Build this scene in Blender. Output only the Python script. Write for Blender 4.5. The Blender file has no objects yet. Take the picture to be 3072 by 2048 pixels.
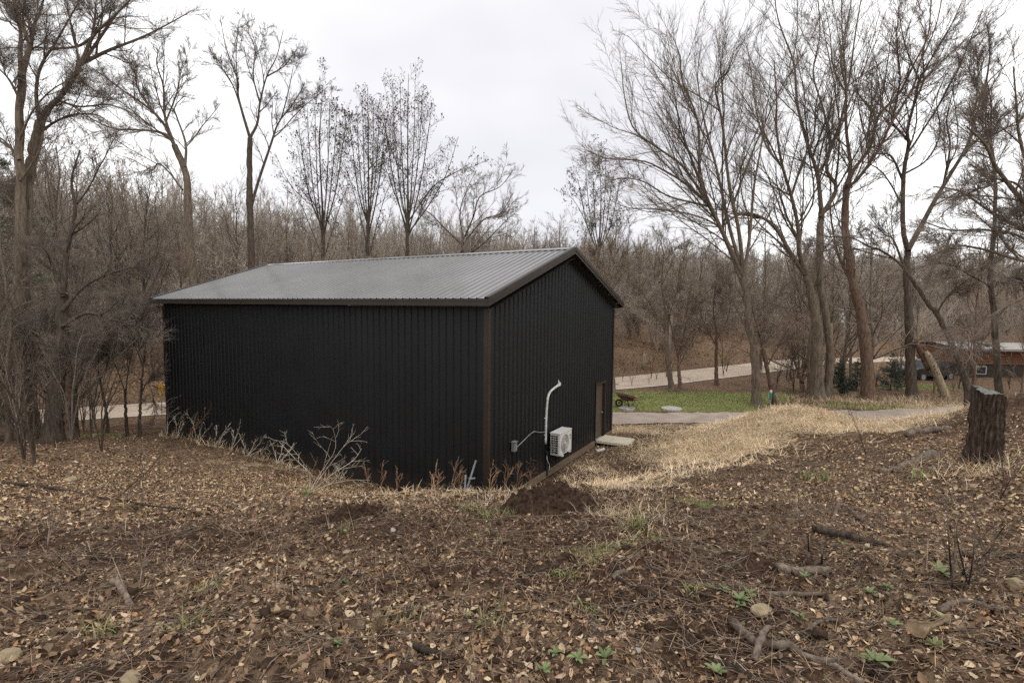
import bpy, bmesh, math, random
import numpy as np
from mathutils import Matrix, Vector

# ------------------------------------------------------------------ camera, sky, sun, exposure
scene = bpy.context.scene
col = scene.collection
rng = np.random.default_rng(7)
random.seed(7)
ZC = 5.0
FPX, PITCH, ROLL = 1516.976, 0.066868, 0.0091457
F_ = np.array([0, math.cos(PITCH), -math.sin(PITCH)])
R0 = np.array([1.0, 0, 0]); U0 = np.cross(R0, F_)
R_ = math.cos(ROLL) * R0 + math.sin(ROLL) * U0
U_ = -math.sin(ROLL) * R0 + math.cos(ROLL) * U0
cam_d = bpy.data.cameras.new('camera'); cam = bpy.data.objects.new('camera', cam_d); col.objects.link(cam)
cam_d.sensor_width = 36; cam_d.sensor_fit = 'HORIZONTAL'; cam_d.lens = FPX / 3072 * 36
cam_d.clip_start = 0.05; cam_d.clip_end = 3000
M4 = Matrix(((R_[0], U_[0], -F_[0], 0), (R_[1], U_[1], -F_[1], 0), (R_[2], U_[2], -F_[2], ZC), (0, 0, 0, 1)))
cam.matrix_world = M4
scene.camera = cam
scene.view_settings.view_transform = 'Standard'; scene.view_settings.look = 'None'
scene.view_settings.exposure = 0.22; scene.view_settings.gamma = 1
scene.view_settings.use_curve_mapping = False
scene.cycles.use_denoising = False; scene.cycles.max_bounces = 5; scene.cycles.diffuse_bounces = 2; scene.cycles.glossy_bounces = 2

SUN_EL, SUN_AZ = math.radians(52), math.radians(150)     # azimuth clockwise from +Y: behind the camera, to the right
world = bpy.data.worlds.new('World'); scene.world = world; world.use_nodes = True
nt = world.node_tree; nt.nodes.clear()
def N(nt, typ, **kw):
    n = nt.nodes.new(typ)
    for k, v in kw.items(): setattr(n, k, v)
    return n
w_out = N(nt, 'ShaderNodeOutputWorld'); w_bg = N(nt, 'ShaderNodeBackground'); w_bg.inputs['Strength'].default_value = 0.1
sky = N(nt, 'ShaderNodeTexSky', sky_type='NISHITA', sun_disc=False); sky.sun_elevation = SUN_EL; sky.sun_rotation = SUN_AZ
w_tc = N(nt, 'ShaderNodeTexCoord')
w_map = N(nt, 'ShaderNodeMapping'); w_map.inputs['Location'].default_value = (0.35, 0.1, 0.55); w_map.inputs['Scale'].default_value = (1.0, 1.0, 1.9)
w_n = N(nt, 'ShaderNodeTexNoise'); w_n.inputs['Scale'].default_value = 1.5; w_n.inputs['Detail'].default_value = 4; w_n.inputs['Roughness'].default_value = .45
# a grey bank of cloud low in the middle of the valley view, brighter cloud to both sides
w_dot = N(nt, 'ShaderNodeVectorMath', operation='DOT_PRODUCT'); d0 = Vector((0.03, 1, 0.34)).normalized(); w_dot.inputs[1].default_value = d0
w_dr = N(nt, 'ShaderNodeMapRange'); w_dr.inputs['From Min'].default_value = 0.80; w_dr.inputs['From Max'].default_value = 1.0
w_dr.inputs['To Min'].default_value = 0.0; w_dr.inputs['To Max'].default_value = 0.40; w_dr.interpolation_type = 'SMOOTHSTEP'
w_add = N(nt, 'ShaderNodeMath', operation='ADD')
w_cr = N(nt, 'ShaderNodeValToRGB')
w_cr.color_ramp.elements[0].position = 0.56; w_cr.color_ramp.elements[0].color = (13.4, 13.4, 13.4, 1)
w_cr.color_ramp.elements[1].position = 0.98; w_cr.color_ramp.elements[1].color = (7.5, 7.45, 7.9, 1)
_e = w_cr.color_ramp.elements.new(0.76); _e.color = (9.4, 9.35, 9.55, 1)
w_mix = N(nt, 'ShaderNodeMix', data_type='RGBA'); w_mix.inputs[0].default_value = 0.94
L = nt.links.new
L(w_tc.outputs['Generated'], w_map.inputs['Vector']); L(w_map.outputs[0], w_n.inputs['Vector'])
L(w_tc.outputs['Generated'], w_dot.inputs[0]); L(w_dot.outputs['Value'], w_dr.inputs['Value'])
L(w_n.outputs['Fac'], w_add.inputs[0]); L(w_dr.outputs[0], w_add.inputs[1]); L(w_add.outputs[0], w_cr.inputs['Fac'])
L(sky.outputs[0], w_mix.inputs[6]); L(w_cr.outputs['Color'], w_mix.inputs[7])
L(w_mix.outputs[2], w_bg.inputs['Color']); L(w_bg.outputs[0], w_out.inputs['Surface'])
sun_d = bpy.data.lights.new('sun', 'SUN'); sun_d.energy = 0.6; sun_d.angle = math.radians(25); sun_d.color = (1, .97, .92)
sun = bpy.data.objects.new('sun', sun_d); col.objects.link(sun); sun.location = (0, 0, 40)
sd = Vector((math.sin(SUN_AZ) * math.cos(SUN_EL), math.cos(SUN_AZ) * math.cos(SUN_EL), math.sin(SUN_EL)))
sun.rotation_euler = sd.to_track_quat('Z', 'Y').to_euler()

# ------------------------------------------------------------------ helpers
def at(px, py, Y):
    """A photograph pixel at a chosen distance down the valley -> a point."""
    d = F_ + R_ * (px - 1536) / FPX - U_ * (py - 1024) / FPX
    return np.array([0, 0, ZC]) + d * (Y / d[1])
def tag(o, label=None, cat=None, group=None, kind=None):
    if label: o['label'] = label
    if cat: o['category'] = cat
    if group: o['group'] = group
    if kind: o['kind'] = kind
    return o
def empty(name, loc=(0, 0, 0), rz=0.0):
    o = bpy.data.objects.new(name, None); col.objects.link(o); o.location = tuple(float(c) for c in loc); o.rotation_euler = (0, 0, rz)
    o.empty_display_size = .2
    return o
def link(name, me, mat=None, parent=None):
    o = bpy.data.objects.new(name, me); col.objects.link(o)
    if mat is not None and not me.materials:
        for m in (mat if isinstance(mat, (list, tuple)) else [mat]): me.materials.append(m)
    if parent is not None: o.parent = parent
    return o
def mesh_np(name, V, Q=None, T=None, smooth=True, colors=None, mi=None):
    me = bpy.data.meshes.new(name)
    V = np.asarray(V, dtype=np.float32).reshape(-1, 3)
    nq = 0 if Q is None else len(Q); ntr = 0 if T is None else len(T)
    me.vertices.add(len(V)); me.vertices.foreach_set('co', V.ravel())
    li = []; 
    if nq: li.append(np.asarray(Q, dtype=np.int32).ravel())
    if ntr: li.append(np.asarray(T, dtype=np.int32).ravel())
    li = np.concatenate(li); me.loops.add(len(li)); me.loops.foreach_set('vertex_index', li)
    me.polygons.add(nq + ntr)
    ls = np.concatenate([np.arange(nq) * 4, nq * 4 + np.arange(ntr) * 3]).astype(np.int32)
    me.polygons.foreach_set('loop_start', ls)
    if smooth: me.polygons.foreach_set('use_smooth', np.ones(nq + ntr, dtype=bool))
    if mi is not None: me.polygons.foreach_set('material_index', np.asarray(mi, dtype=np.int32))
    if colors is not None:
        a = me.attributes.new('tint', 'FLOAT_COLOR', 'POINT')
        c = np.ones((len(V), 4), dtype=np.float32); c[:, :colors.shape[1]] = colors
        a.data.foreach_set('color', c.ravel())
    me.update(calc_edges=True)
    return me
class MB:
    """Collects simple shapes into one mesh."""
    def __init__(s): s.v = []; s.f = []
    def add(s, vs, fs):
        b = len(s.v); s.v += [tuple(float(c) for c in q) for q in vs]; s.f += [tuple(i + b for i in q) for q in fs]; return s
    def box(s, c, d, rz=0, tilt=None):
        x, y, z = d[0] / 2, d[1] / 2, d[2] / 2
        vs = [Vector((a * x, b * y, e * z)) for a in (-1, 1) for b in (-1, 1) for e in (-1, 1)]
        M = Matrix.Rotation(rz, 3, 'Z')
        if tilt: M = M @ Matrix.Rotation(tilt[1], 3, tilt[0])
        vs = [M @ q + Vector(c) for q in vs]
        return s.add(vs, [(0, 1, 3, 2), (4, 6, 7, 5), (0, 4, 5, 1), (2, 3, 7, 6), (0, 2, 6, 4), (1, 5, 7, 3)])
    def tube(s, pts, r, k=8, cap=True):
        pts = [Vector(q) for q in pts]; n = len(pts); rs = r if isinstance(r, (list, tuple)) else [r] * n
        vs = []; ref = None
        for i, q in enumerate(pts):
            t = (pts[min(i + 1, n - 1)] - pts[max(i - 1, 0)]).normalized()
            if ref is None: ref = t.orthogonal().normalized()
            ref = (ref - t * ref.dot(t)).normalized(); bn = t.cross(ref)
            for j in range(k):
                a = 2 * math.pi * j / k; vs.append(q + (ref * math.cos(a) + bn * math.sin(a)) * rs[i])
        fs = [(i * k + j, i * k + (j + 1) % k, (i + 1) * k + (j + 1) % k, (i + 1) * k + j) for i in range(n - 1) for j in range(k)]
        if cap: fs += [tuple(range(k - 1, -1, -1)), tuple((n - 1) * k + j for j in range(k))]
        return s.add(vs, fs)
    def prism(s, poly, y0, y1):
        """poly in (x, z), extruded along y."""
        n = len(poly); vs = [(a, y0, b) for a, b in poly] + [(a, y1, b) for a, b in poly]
        fs = [(i, (i + 1) % n, n + (i + 1) % n, n + i) for i in range(n)] + [tuple(range(n - 1, -1, -1)), tuple(range(n, 2 * n))]
        return s.add(vs, fs)
    def build(s, name, mat, parent=None, bevel=0, smooth=False, sub=0):
        me = bpy.data.meshes.new(name); me.from_pydata(s.v, [], s.f)
        bm = bmesh.new(); bm.from_mesh(me); bmesh.ops.recalc_face_normals(bm, faces=bm.faces)
        if bevel: bmesh.ops.bevel(bm, geom=list(bm.edges), offset=bevel, segments=2, affect='EDGES', clamp_overlap=True)
        bm.to_mesh(me); bm.free()
        if smooth:
            for q in me.polygons: q.use_smooth = True
        me.update()
        return link(name, me, mat, parent)

def hash2(ix, iy, seed):
    h = (ix.astype(np.int64) * 374761393 + iy.astype(np.int64) * 668265263 + seed * 1442695041) & 0xFFFFFFFF
    h = ((h ^ (h >> 13)) * 1274126177) & 0xFFFFFFFF
    h = h ^ (h >> 16)
    return (h & 0xFFFFFF) / float(0xFFFFFF)
def vnoise(x, y, seed=0):
    ix = np.floor(x); iy = np.floor(y); fx = x - ix; fy = y - iy
    fx = fx * fx * (3 - 2 * fx); fy = fy * fy * (3 - 2 * fy)
    a = hash2(ix, iy, seed); b = hash2(ix + 1, iy, seed); c = hash2(ix, iy + 1, seed); d = hash2(ix + 1, iy + 1, seed)
    return (a + (b - a) * fx) * (1 - fy) + (c + (d - c) * fx) * fy
def fbm(x, y, o=4, seed=0, g=.5):
    s = 0; a = 1; t = 0
    for i in range(o): s = s + a * vnoise(x * 2 ** i + 17.3 * i, y * 2 ** i - 9.1 * i, seed + i); t += a; a *= g
    return s / t
def sstep(a, b, x): 
    t = np.clip((x - a) / (b - a), 0, 1); return t * t * (3 - 2 * t)
def catmull(P, n):
    P = np.asarray(P, float); m = len(P)
    if m == 2: return P[0] + (P[1] - P[0]) * np.linspace(0, 1, n)[:, None]
    Q = np.vstack([2 * P[0] - P[1], P, 2 * P[-1] - P[-2]])
    t = np.linspace(0, m - 1, n); i = np.minimum(t.astype(int), m - 2); f = (t - i)[:, None]
    a, b, c, d = Q[i], Q[i + 1], Q[i + 2], Q[i + 3]
    return .5 * (2 * b + (c - a) * f + (2 * a - 5 * b + 4 * c - d) * f ** 2 + (3 * b - a - 3 * c + d) * f ** 3)

# ------------------------------------------------------------------ materials
def new_mat(name):
    m = bpy.data.materials.new(name); m.use_nodes = True; t = m.node_tree
    return m, t, t.nodes['Principled BSDF']
def noise_node(t, scale, detail=4, rough=.55, coord='Object', stretch=None):
    tc = N(t, 'ShaderNodeTexCoord'); n = N(t, 'ShaderNodeTexNoise'); n.inputs['Scale'].default_value = scale
    n.inputs['Detail'].default_value = detail; n.inputs['Roughness'].default_value = rough
    if stretch:
        mp = N(t, 'ShaderNodeMapping'); mp.inputs['Scale'].default_value = stretch
        t.links.new(tc.outputs[coord], mp.inputs['Vector']); t.links.new(mp.outputs[0], n.inputs['Vector'])
    else: t.links.new(tc.outputs[coord], n.inputs['Vector'])
    return n
def ramp(t, src, stops):
    r = N(t, 'ShaderNodeValToRGB'); e = r.color_ramp.elements
    e[0].position, e[0].color = stops[0][0], (*stops[0][1], 1); e[1].position, e[1].color = stops[-1][0], (*stops[-1][1], 1)
    for p_, c_ in stops[1:-1]: q = e.new(p_); q.color = (*c_, 1)
    t.links.new(src, r.inputs['Fac']); return r
def bump(t, b, src, strength, dist):
    n = N(t, 'ShaderNodeBump'); n.inputs['Strength'].default_value = strength; n.inputs['Distance'].default_value = dist
    t.links.new(src, n.inputs['Height']); t.links.new(n.outputs[0], b.inputs['Normal']); return n
def simple(name, c1, c2, scale=6, rough=.6, spec=.3, bstr=0, bdist=.01, metal=0, stretch=None, detail=4):
    m, t, b = new_mat(name)
    n = noise_node(t, scale, detail, stretch=stretch)
    r = ramp(t, n.outputs['Fac'], [(.3, c1), (.7, c2)]); t.links.new(r.outputs[0], b.inputs['Base Color'])
    b.inputs['Roughness'].default_value = rough; b.inputs['Specular IOR Level'].default_value = spec; b.inputs['Metallic'].default_value = metal
    if bstr: bump(t, b, n.outputs['Fac'], bstr, bdist)
    return m
def bark(name, c1, c2, c3, scale=5.0):
    m, t, b = new_mat(name)
    n = noise_node(t, scale, 6, .65, stretch=(3, 3, .5)); n2 = noise_node(t, .7, 3)
    oi = N(t, 'ShaderNodeObjectInfo')
    r = ramp(t, n.outputs['Fac'], [(.3, c1), (.5, c2), (.72, c3)])
    hv = N(t, 'ShaderNodeHueSaturation'); mr = N(t, 'ShaderNodeMapRange'); mr.inputs['To Min'].default_value = .72; mr.inputs['To Max'].default_value = 1.28
    ad = N(t, 'ShaderNodeMath', operation='MULTIPLY_ADD'); ad.inputs[1].default_value = .6
    t.links.new(oi.outputs['Random'], ad.inputs[0]); sc_ = N(t, 'ShaderNodeMath', operation='MULTIPLY'); sc_.inputs[1].default_value = .4
    t.links.new(n2.outputs['Fac'], sc_.inputs[0]); t.links.new(sc_.outputs[0], ad.inputs[2]); t.links.new(ad.outputs[0], mr.inputs['Value'])
    t.links.new(mr.outputs[0], hv.inputs['Value']); t.links.new(r.outputs[0], hv.inputs['Color']); t.links.new(hv.outputs[0], b.inputs['Base Color'])
    b.inputs['Roughness'].default_value = .9; b.inputs['Specular IOR Level'].default_value = .15
    bump(t, b, n.outputs['Fac'], .8, .03)
    return m
def tinted(name, rough=.75, spec=.2, scale=40, two=False):
    """Base colour comes from each leaf's or blade's own colour."""
    m, t, b = new_mat(name)
    a = N(t, 'ShaderNodeAttribute', attribute_name='tint'); n = noise_node(t, scale, 3)
    mr = N(t, 'ShaderNodeMapRange'); mr.inputs['To Min'].default_value = .7; mr.inputs['To Max'].default_value = 1.3; t.links.new(n.outputs['Fac'], mr.inputs['Value'])
    hv = N(t, 'ShaderNodeHueSaturation'); t.links.new(mr.outputs[0], hv.inputs['Value']); t.links.new(a.outputs['Color'], hv.inputs['Color'])
    t.links.new(hv.outputs[0], b.inputs['Base Color']); b.inputs['Roughness'].default_value = rough; b.inputs['Specular IOR Level'].default_value = spec
    return m
MT = {}
MT['bark'] = bark('bark_grey_brown', (.06, .045, .033), (.15, .115, .085), (.24, .19, .145))
MT['bark_dark'] = bark('bark_dark', (.03, .023, .018), (.08, .062, .048), (.15, .118, .092))
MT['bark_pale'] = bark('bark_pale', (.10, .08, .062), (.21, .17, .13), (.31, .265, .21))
MT['bark_red'] = bark('bark_reddish', (.05, .031, .023), (.13, .083, .060), (.21, .145, .108))
MT['twig'] = bark('twig_brown', (.085, .066, .054), (.19, .153, .126), (.31, .252, .205))
MT['twig_red'] = bark('twig_reddish', (.13, .092, .072), (.27, .205, .163), (.39, .305, .248))
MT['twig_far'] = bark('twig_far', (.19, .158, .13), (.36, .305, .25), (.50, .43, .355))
MT['twig_bleached'] = bark('twig_bleached', (.25, .20, .15), (.45, .38, .30), (.60, .53, .44))
MT['weed'] = bark('dead_weed_stem', (.16, .085, .05), (.30, .18, .11), (.45, .30, .19))
MT['seed'] = simple('seed_cone_brown', (.035, .026, .022), (.085, .062, .05), 3, .9)
def siding_mat():
    m, t, b = new_mat('black_steel_siding'); lk = t.links.new
    n = noise_node(t, 1.1, 4); r = ramp(t, n.outputs['Fac'], [(.3, (.0058, .0063, .0071)), (.7, (.0092, .0100, .0112))])
    # dried mud splashed up from the ground, ragged along its top
    tc = N(t, 'ShaderNodeTexCoord'); sp = N(t, 'ShaderNodeSeparateXYZ'); lk(tc.outputs['Object'], sp.inputs[0]); n2 = noise_node(t, 5, 6, .65)
    a = N(t, 'ShaderNodeMath', operation='MULTIPLY_ADD'); a.inputs[1].default_value = -1.1; lk(n2.outputs['Fac'], a.inputs[0]); lk(sp.outputs['Z'], a.inputs[2])
    mr = N(t, 'ShaderNodeMapRange'); mr.inputs['From Min'].default_value = .05; mr.inputs['From Max'].default_value = -.55; mr.inputs['To Max'].default_value = .5; lk(a.outputs[0], mr.inputs['Value'])
    mx = N(t, 'ShaderNodeMix', data_type='RGBA'); lk(mr.outputs[0], mx.inputs[0]); lk(r.outputs[0], mx.inputs[6]); mx.inputs[7].default_value = (.06, .042, .03, 1); lk(mx.outputs[2], b.inputs['Base Color'])
    b.inputs['Roughness'].default_value = .52; b.inputs['Specular IOR Level'].default_value = .32; return m
MT['siding'] = siding_mat()
MT['trim'] = simple('dark_bronze_trim', (.022, .0155, .0115), (.034, .024, .0175), 2, .42, .35)
MT['soffit'] = simple('dark_soffit', (.016, .014, .012), (.024, .02, .017), 3, .6)
def roof_mat():
    m, t, b = new_mat('charcoal_steel_roof')
    n = noise_node(t, .55, 5); n2 = noise_node(t, 9, 3)
    r = ramp(t, n.outputs['Fac'], [(.3, (.115, .108, .106)), (.7, (.160, .151, .149))]); t.links.new(r.outputs[0], b.inputs['Base Color'])
    mr = N(t, 'ShaderNodeMapRange'); mr.inputs['To Min'].default_value = .10; mr.inputs['To Max'].default_value = .18
    t.links.new(n2.outputs['Fac'], mr.inputs['Value']); t.links.new(mr.outputs[0], b.inputs['Roughness']); b.inputs['Specular IOR Level'].default_value = 1.0
    return m
MT['roof'] = roof_mat()
MT['door'] = simple('bronze_door', (.072, .052, .04), (.088, .066, .052), 1.5, .45, .4)
MT['wood_base'] = simple('treated_base_board', (.11, .075, .05), (.20, .15, .10), 8, .85, stretch=(.2, .2, 4))
MT['white'] = simple('weathered_white_enamel', (.56, .545, .50), (.68, .66, .61), 4, .4, .4)
MT['white_dirty'] = simple('white_plastic', (.42, .41, .385), (.60, .59, .56), 7, .45, .4)
MT['grille_dark'] = simple('dark_coil', (.008, .009, .012), (.025, .026, .03), 30, .5)
MT['fan_grey'] = simple('fan_blade_grey', (.19, .18, .165), (.26, .25, .23), 5, .5)
MT['grey_pvc'] = simple('grey_conduit', (.15, .153, .157), (.24, .243, .248), 6, .5)
MT['black'] = simple('black_rubber', (.012, .012, .012), (.03, .03, .03), 9, .7)
MT['concrete'] = simple('concrete_slab', (.46, .40, .31), (.60, .53, .42), 7, .9, .2, .15, .004, detail=8)
MT['concrete_grey'] = simple('concrete_lid', (.30, .28, .25), (.46, .43, .39), 9, .9, .2, .2, .004, detail=8)
MT['rust'] = simple('rusty_steel', (.035, .019, .016), (.12, .062, .045), 9, .75, .25, .1, .003, detail=8)
MT['orange'] = simple('orange_paint', (.38, .10, .04), (.48, .14, .06), 8, .6)
MT['yellow'] = simple('yellow_sign_face', (.75, .36, .012), (.80, .42, .02), 5, .5)
MT['steel'] = simple('galvanised_steel', (.30, .30, .30), (.45, .45, .45), 8, .45, metal=.6)
MT['pole'] = simple('weathered_pole', (.20, .165, .13), (.34, .29, .235), 4, .9, stretch=(4, 4, .4))
MT['transformer'] = simple('transformer_grey', (.48, .50, .52), (.62, .64, .66), 5, .5)
MT['green_plastic'] = simple('green_plastic', (.01, .20, .12), (.015, .28, .17), 5, .5)
MT['rock'] = simple('tan_limestone', (.17, .125, .08), (.38, .305, .20), 14, .95, .1, .6, .02, detail=8)
MT['rock_grey'] = simple('grey_stone', (.22, .215, .21), (.42, .40, .38), 14, .9, .15, .5, .015, detail=8)
MT['rock_dark'] = simple('dark_stone', (.028, .027, .028), (.06, .057, .055), 14, .85, .2, .5, .015)
MT['soil'] = simple('dark_soil', (.018, .011, .0075), (.085, .053, .037), 22, .97, .08, 1.0, .05, detail=10)
MT['stick'] = bark('stick_grey_brown', (.06, .045, .035), (.17, .13, .10), (.30, .245, .19), 9)
MT['stump_bark'] = bark('stump_bark', (.022, .015, .011), (.075, .052, .038), (.16, .115, .085), 11)
MT['stick_dark'] = bark('stick_dark', (.016, .012, .010), (.05, .037, .028), (.11, .085, .066), 9)
MT['spruce'] = simple('spruce_needles', (.05, .066, .046), (.125, .150, .105), 3, .8)
MT['snag'] = simple('barkless_snag_wood', (.17, .13, .085), (.42, .34, .235), 5, .9, .1, .3, .02, stretch=(4, 4, .6))
MT['stump_top'] = simple('sawn_wood_grey', (.09, .088, .08), (.19, .185, .165), 14, .9)
MT['leaf'] = tinted('dead_leaf'); MT['straw'] = tinted('dry_grass', .8); MT['blade'] = tinted('green_blade', .6, .3); MT['rosette'] = tinted('rosette_leaf', .8, .2)
MT['orange_wood'] = simple('orange_log_siding', (.19, .08, .042), (.31, .145, .08), 3, .7, stretch=(.3, .3, 9))
MT['pale_roof'] = simple('pale_metal_roof', (.22, .20, .185), (.36, .33, .30), 3, .7)
MT['dark_wall'] = simple('dark_lower_wall', (.035, .03, .027), (.075, .065, .055), 4, .8)
MT['car_black'] = simple('black_car_paint', (.010, .012, .015), (.018, .02, .024), 2, .25, .5)
MT['glass'] = simple('dark_glass', (.02, .024, .03), (.035, .04, .05), 2, .08, .5)
def road_mat(name, a, b_, crack=False):
    m, t, b = new_mat(name)
    n = noise_node(t, 1.3, 6, coord='Object'); n2 = noise_node(t, 60, 3)
    r = ramp(t, n.outputs['Fac'], [(.3, a), (.7, b_)])
    mx = N(t, 'ShaderNodeMix', data_type='RGBA', blend_type='OVERLAY'); mx.inputs[0].default_value = .45
    t.links.new(r.outputs[0], mx.inputs[6]); t.links.new(n2.outputs['Color'], mx.inputs[7])
    out = mx.outputs[2]
    if crack:
        v = N(t, 'ShaderNodeTexVoronoi', feature='DISTANCE_TO_EDGE'); v.inputs['Scale'].default_value = .16
        tc = N(t, 'ShaderNodeTexCoord'); wob = noise_node(t, .8, 5); va = N(t, 'ShaderNodeMix', data_type='RGBA', blend_type='ADD'); va.inputs[0].default_value = 1.6
        t.links.new(tc.outputs['Object'], va.inputs[6]); t.links.new(wob.outputs['Color'], va.inputs[7]); t.links.new(va.outputs[2], v.inputs['Vector'])
        cr = ramp(t, v.outputs['Distance'], [(.004, (.35, .35, .35)), (.009, (1, 1, 1))])
        mm = N(t, 'ShaderNodeMix', data_type='RGBA', blend_type='MULTIPLY'); mm.inputs[0].default_value = 1
        t.links.new(out, mm.inputs[6]); t.links.new(cr.outputs[0], mm.inputs[7]); out = mm.outputs[2]
    t.links.new(out, b.inputs['Base Color']); b.inputs['Roughness'].default_value = .95; b.inputs['Specular IOR Level'].default_value = .1
    bump(t, b, n2.outputs['Fac'], .25, .01)
    return m
MT['road'] = road_mat('worn_pale_asphalt', (.40, .315, .24), (.52, .42, .33), True)
MT['drive'] = road_mat('packed_gravel', (.27, .215, .175), (.40, .33, .28))
MT['line'] = simple('faded_edge_line', (.55, .51, .45), (.68, .64, .58), 2, .8)
def ground_mat():
    m, t, b = new_mat('woodland_ground'); lk = t.links.new
    at_ = N(t, 'ShaderNodeAttribute', attribute_name='tint'); sep = N(t, 'ShaderNodeSeparateColor'); lk(at_.outputs['Color'], sep.inputs[0])
    n1 = noise_node(t, 1.6, 6); n2 = noise_node(t, 28, 6, .7); n3 = noise_node(t, 7, 5, .6)
    vo = N(t, 'ShaderNodeTexVoronoi'); vo.inputs['Scale'].default_value = 26; vo.inputs['Randomness'].default_value = 1
    tc = N(t, 'ShaderNodeTexCoord'); lk(tc.outputs['Object'], vo.inputs['Vector'])
    soil = ramp(t, n2.outputs['Fac'], [(.3, (.030, .017, .011)), (.5, (.080, .047, .031)), (.72, (.17, .108, .073))])
    lit = ramp(t, vo.outputs['Color'], [(.1, (.055, .032, .020)), (.4, (.14, .088, .055)), (.7, (.25, .168, .107)), (.95, (.37, .27, .18))])
    straw = ramp(t, n2.outputs['Fac'], [(.3, (.26, .17, .10)), (.5, (.52, .39, .235)), (.72, (.68, .55, .37))])
    green = ramp(t, n2.outputs['Fac'], [(.3, (.10, .12, .03)), (.5, (.19, .215, .065)), (.72, (.36, .32, .16))])
    def mix(f, a, c):
        x = N(t, 'ShaderNodeMix', data_type='RGBA'); lk(f, x.inputs[0]); lk(a, x.inputs[6]); lk(c, x.inputs[7]); return x.outputs[2]
    def soft(mask, nz, k):       # mask pushed through noise so its edge is ragged
        a = N(t, 'ShaderNodeMath', operation='MULTIPLY_ADD'); a.inputs[1].default_value = k; lk(nz, a.inputs[0]); lk(mask, a.inputs[2])
        r = N(t, 'ShaderNodeMapRange'); r.inputs['From Min'].default_value = .35 + k * .5; r.inputs['From Max'].default_value = .65 + k * .5; lk(a.outputs[0], r.inputs['Value']); return r.outputs[0]
    c = mix(soft(sep.outputs[2], n3.outputs['Fac'], 1.2), soil.outputs[0], lit.outputs[0])
    c = mix(soft(sep.outputs[0], n3.outputs['Fac'], 1.0), c, straw.outputs[0])
    c = mix(soft(sep.outputs[1], n3.outputs['Fac'], 1.0), c, green.outputs[0])
    hv = N(t, 'ShaderNodeHueSaturation'); mr = N(t, 'ShaderNodeMapRange'); mr.inputs['To Min'].default_value = .65; mr.inputs['To Max'].default_value = 1.3
    lk(n1.outputs['Fac'], mr.inputs['Value']); lk(mr.outputs[0], hv.inputs['Value']); lk(c, hv.inputs['Color']); lk(hv.outputs[0], b.inputs['Base Color'])
    b.inputs['Roughness'].default_value = .97; b.inputs['Specular IOR Level'].default_value = .08
    bump(t, b, n2.outputs['Fac'], 1.0, .05)
    return m
MT['ground'] = ground_mat()

# ------------------------------------------------------------------ terrain
TH = 1.0475766; W_, L_ = 9.2306, 14.8672
BU = np.array([math.cos(TH), math.sin(TH)]); BV = np.array([-math.sin(TH), math.cos(TH)]); BN = np.array([-.5844, 12.1111])
CP = np.array([
 (0,-6,3.6),(-9,-5,3.9),(9,-5,4.2),(-20,-4,4.2),(20,-4,5.2),(-30,4,3.2),(0,0,3.5),(-3,0,3.5),(3,0,3.6),
 (0,2,3.38),(-2.2,2.05,3.4),(2.2,2.05,3.42),(0,4,3.02),(-2,4,3.0),(2,4,3.06),(0,6,2.6),(0,8,1.98),(0,9.3,1.50),(-1.6,9.4,1.38),(1.6,9.2,1.70),
 (0.3,10.8,.5),(-1.2,11,.38),(1.0,11.8,.15),
 (-4,4,2.95),(-6,6,2.5),(-8,8,1.95),(-4,8,1.85),(-4,6,2.5),(-4,11,.9),(-4,13,.22),(-8,12,1.05),(-8,14.6,.45),(-13,13,1.2),(-12,16,.7),(-13.5,18.3,.1),
 (-16,20,-.1),(-18,20,-.1),(-18,16,.7),(-20,26,-1.1),(-24,20,.0),(-22,14,1.4),(-30,16,1.2),(-30,24,-1),(-12,8,2.1),(-14,5,2.7),
 (4,4,3.12),(4,7,2.5),(6.6,7,2.9),(5.2,5.4,3.1),(8,9,2.72),(12,12,2.95),(12,8,3.6),(17,12,3.7),(7,4,3.5),(3.9,9.5,1.85),(2.5,9.6,1.72),
 (1.9,12.3,.2),(1.7,14.3,.03),(2.9,16,.0),(4.6,20,0),(3.2,13.6,.45),(3.6,12,.95),(5,13,1.0),(4.6,15.5,.35),(5.6,18,.3),(7,15,1.25),(10,17.6,1.45),(8.8,16.8,1.62),(8,19.3,.5),(12,16.8,1.2),(12,19.6,.4),(10,13,1.85),(14,15,1.85),
 (14.5,18.5,.75),(17,20,.4),(20,18,1.2),(25,20,1.3),(5,22,0),(5,24,0),(10,22,0),(10,25,0),(15,22.5,0),(15,25,0),(20,24,0),(25,25.5,.1),(32,26,.3),
 (6,28,0),(10,28,0),(15,28,0),(6,31,-.05),(20,29,0),(25,29.5,0),(30,32,.1),(20,34,0),(30,40,.1),(40,36,.3),(-4,22,0),(0,27,-.1),(-9,29,-.6),(-2,23,0),
 (40,10,4),(50,30,1.2),(-45,12,0),(-40,28,-1),
], float)
def tps_fit(C, lam=.02):
    n = len(C); X = C[:, :2] / 10; d2 = ((X[:, None] - X[None]) ** 2).sum(-1); K = np.where(d2 > 0, .5 * d2 * np.log(d2 + 1e-12), 0) + lam * np.eye(n) * .1
    Pm = np.c_[np.ones(n), X]; A = np.block([[K, Pm], [Pm.T, np.zeros((3, 3))]]); return np.linalg.solve(A, np.r_[C[:, 2], 0, 0, 0])
TW = tps_fit(CP)
def tps(x, y):
    x = np.clip(x, -45, 50); y = np.clip(y, -8, 40)
    X = x / 10; Y = y / 10; s = TW[-3] + TW[-2] * X + TW[-1] * Y
    for (cx, cy, _), w in zip(CP, TW[:-3]):
        d2 = (X - cx / 10) ** 2 + (Y - cy / 10) ** 2; s = s + w * .5 * d2 * np.log(d2 + 1e-12)
    return s
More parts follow.
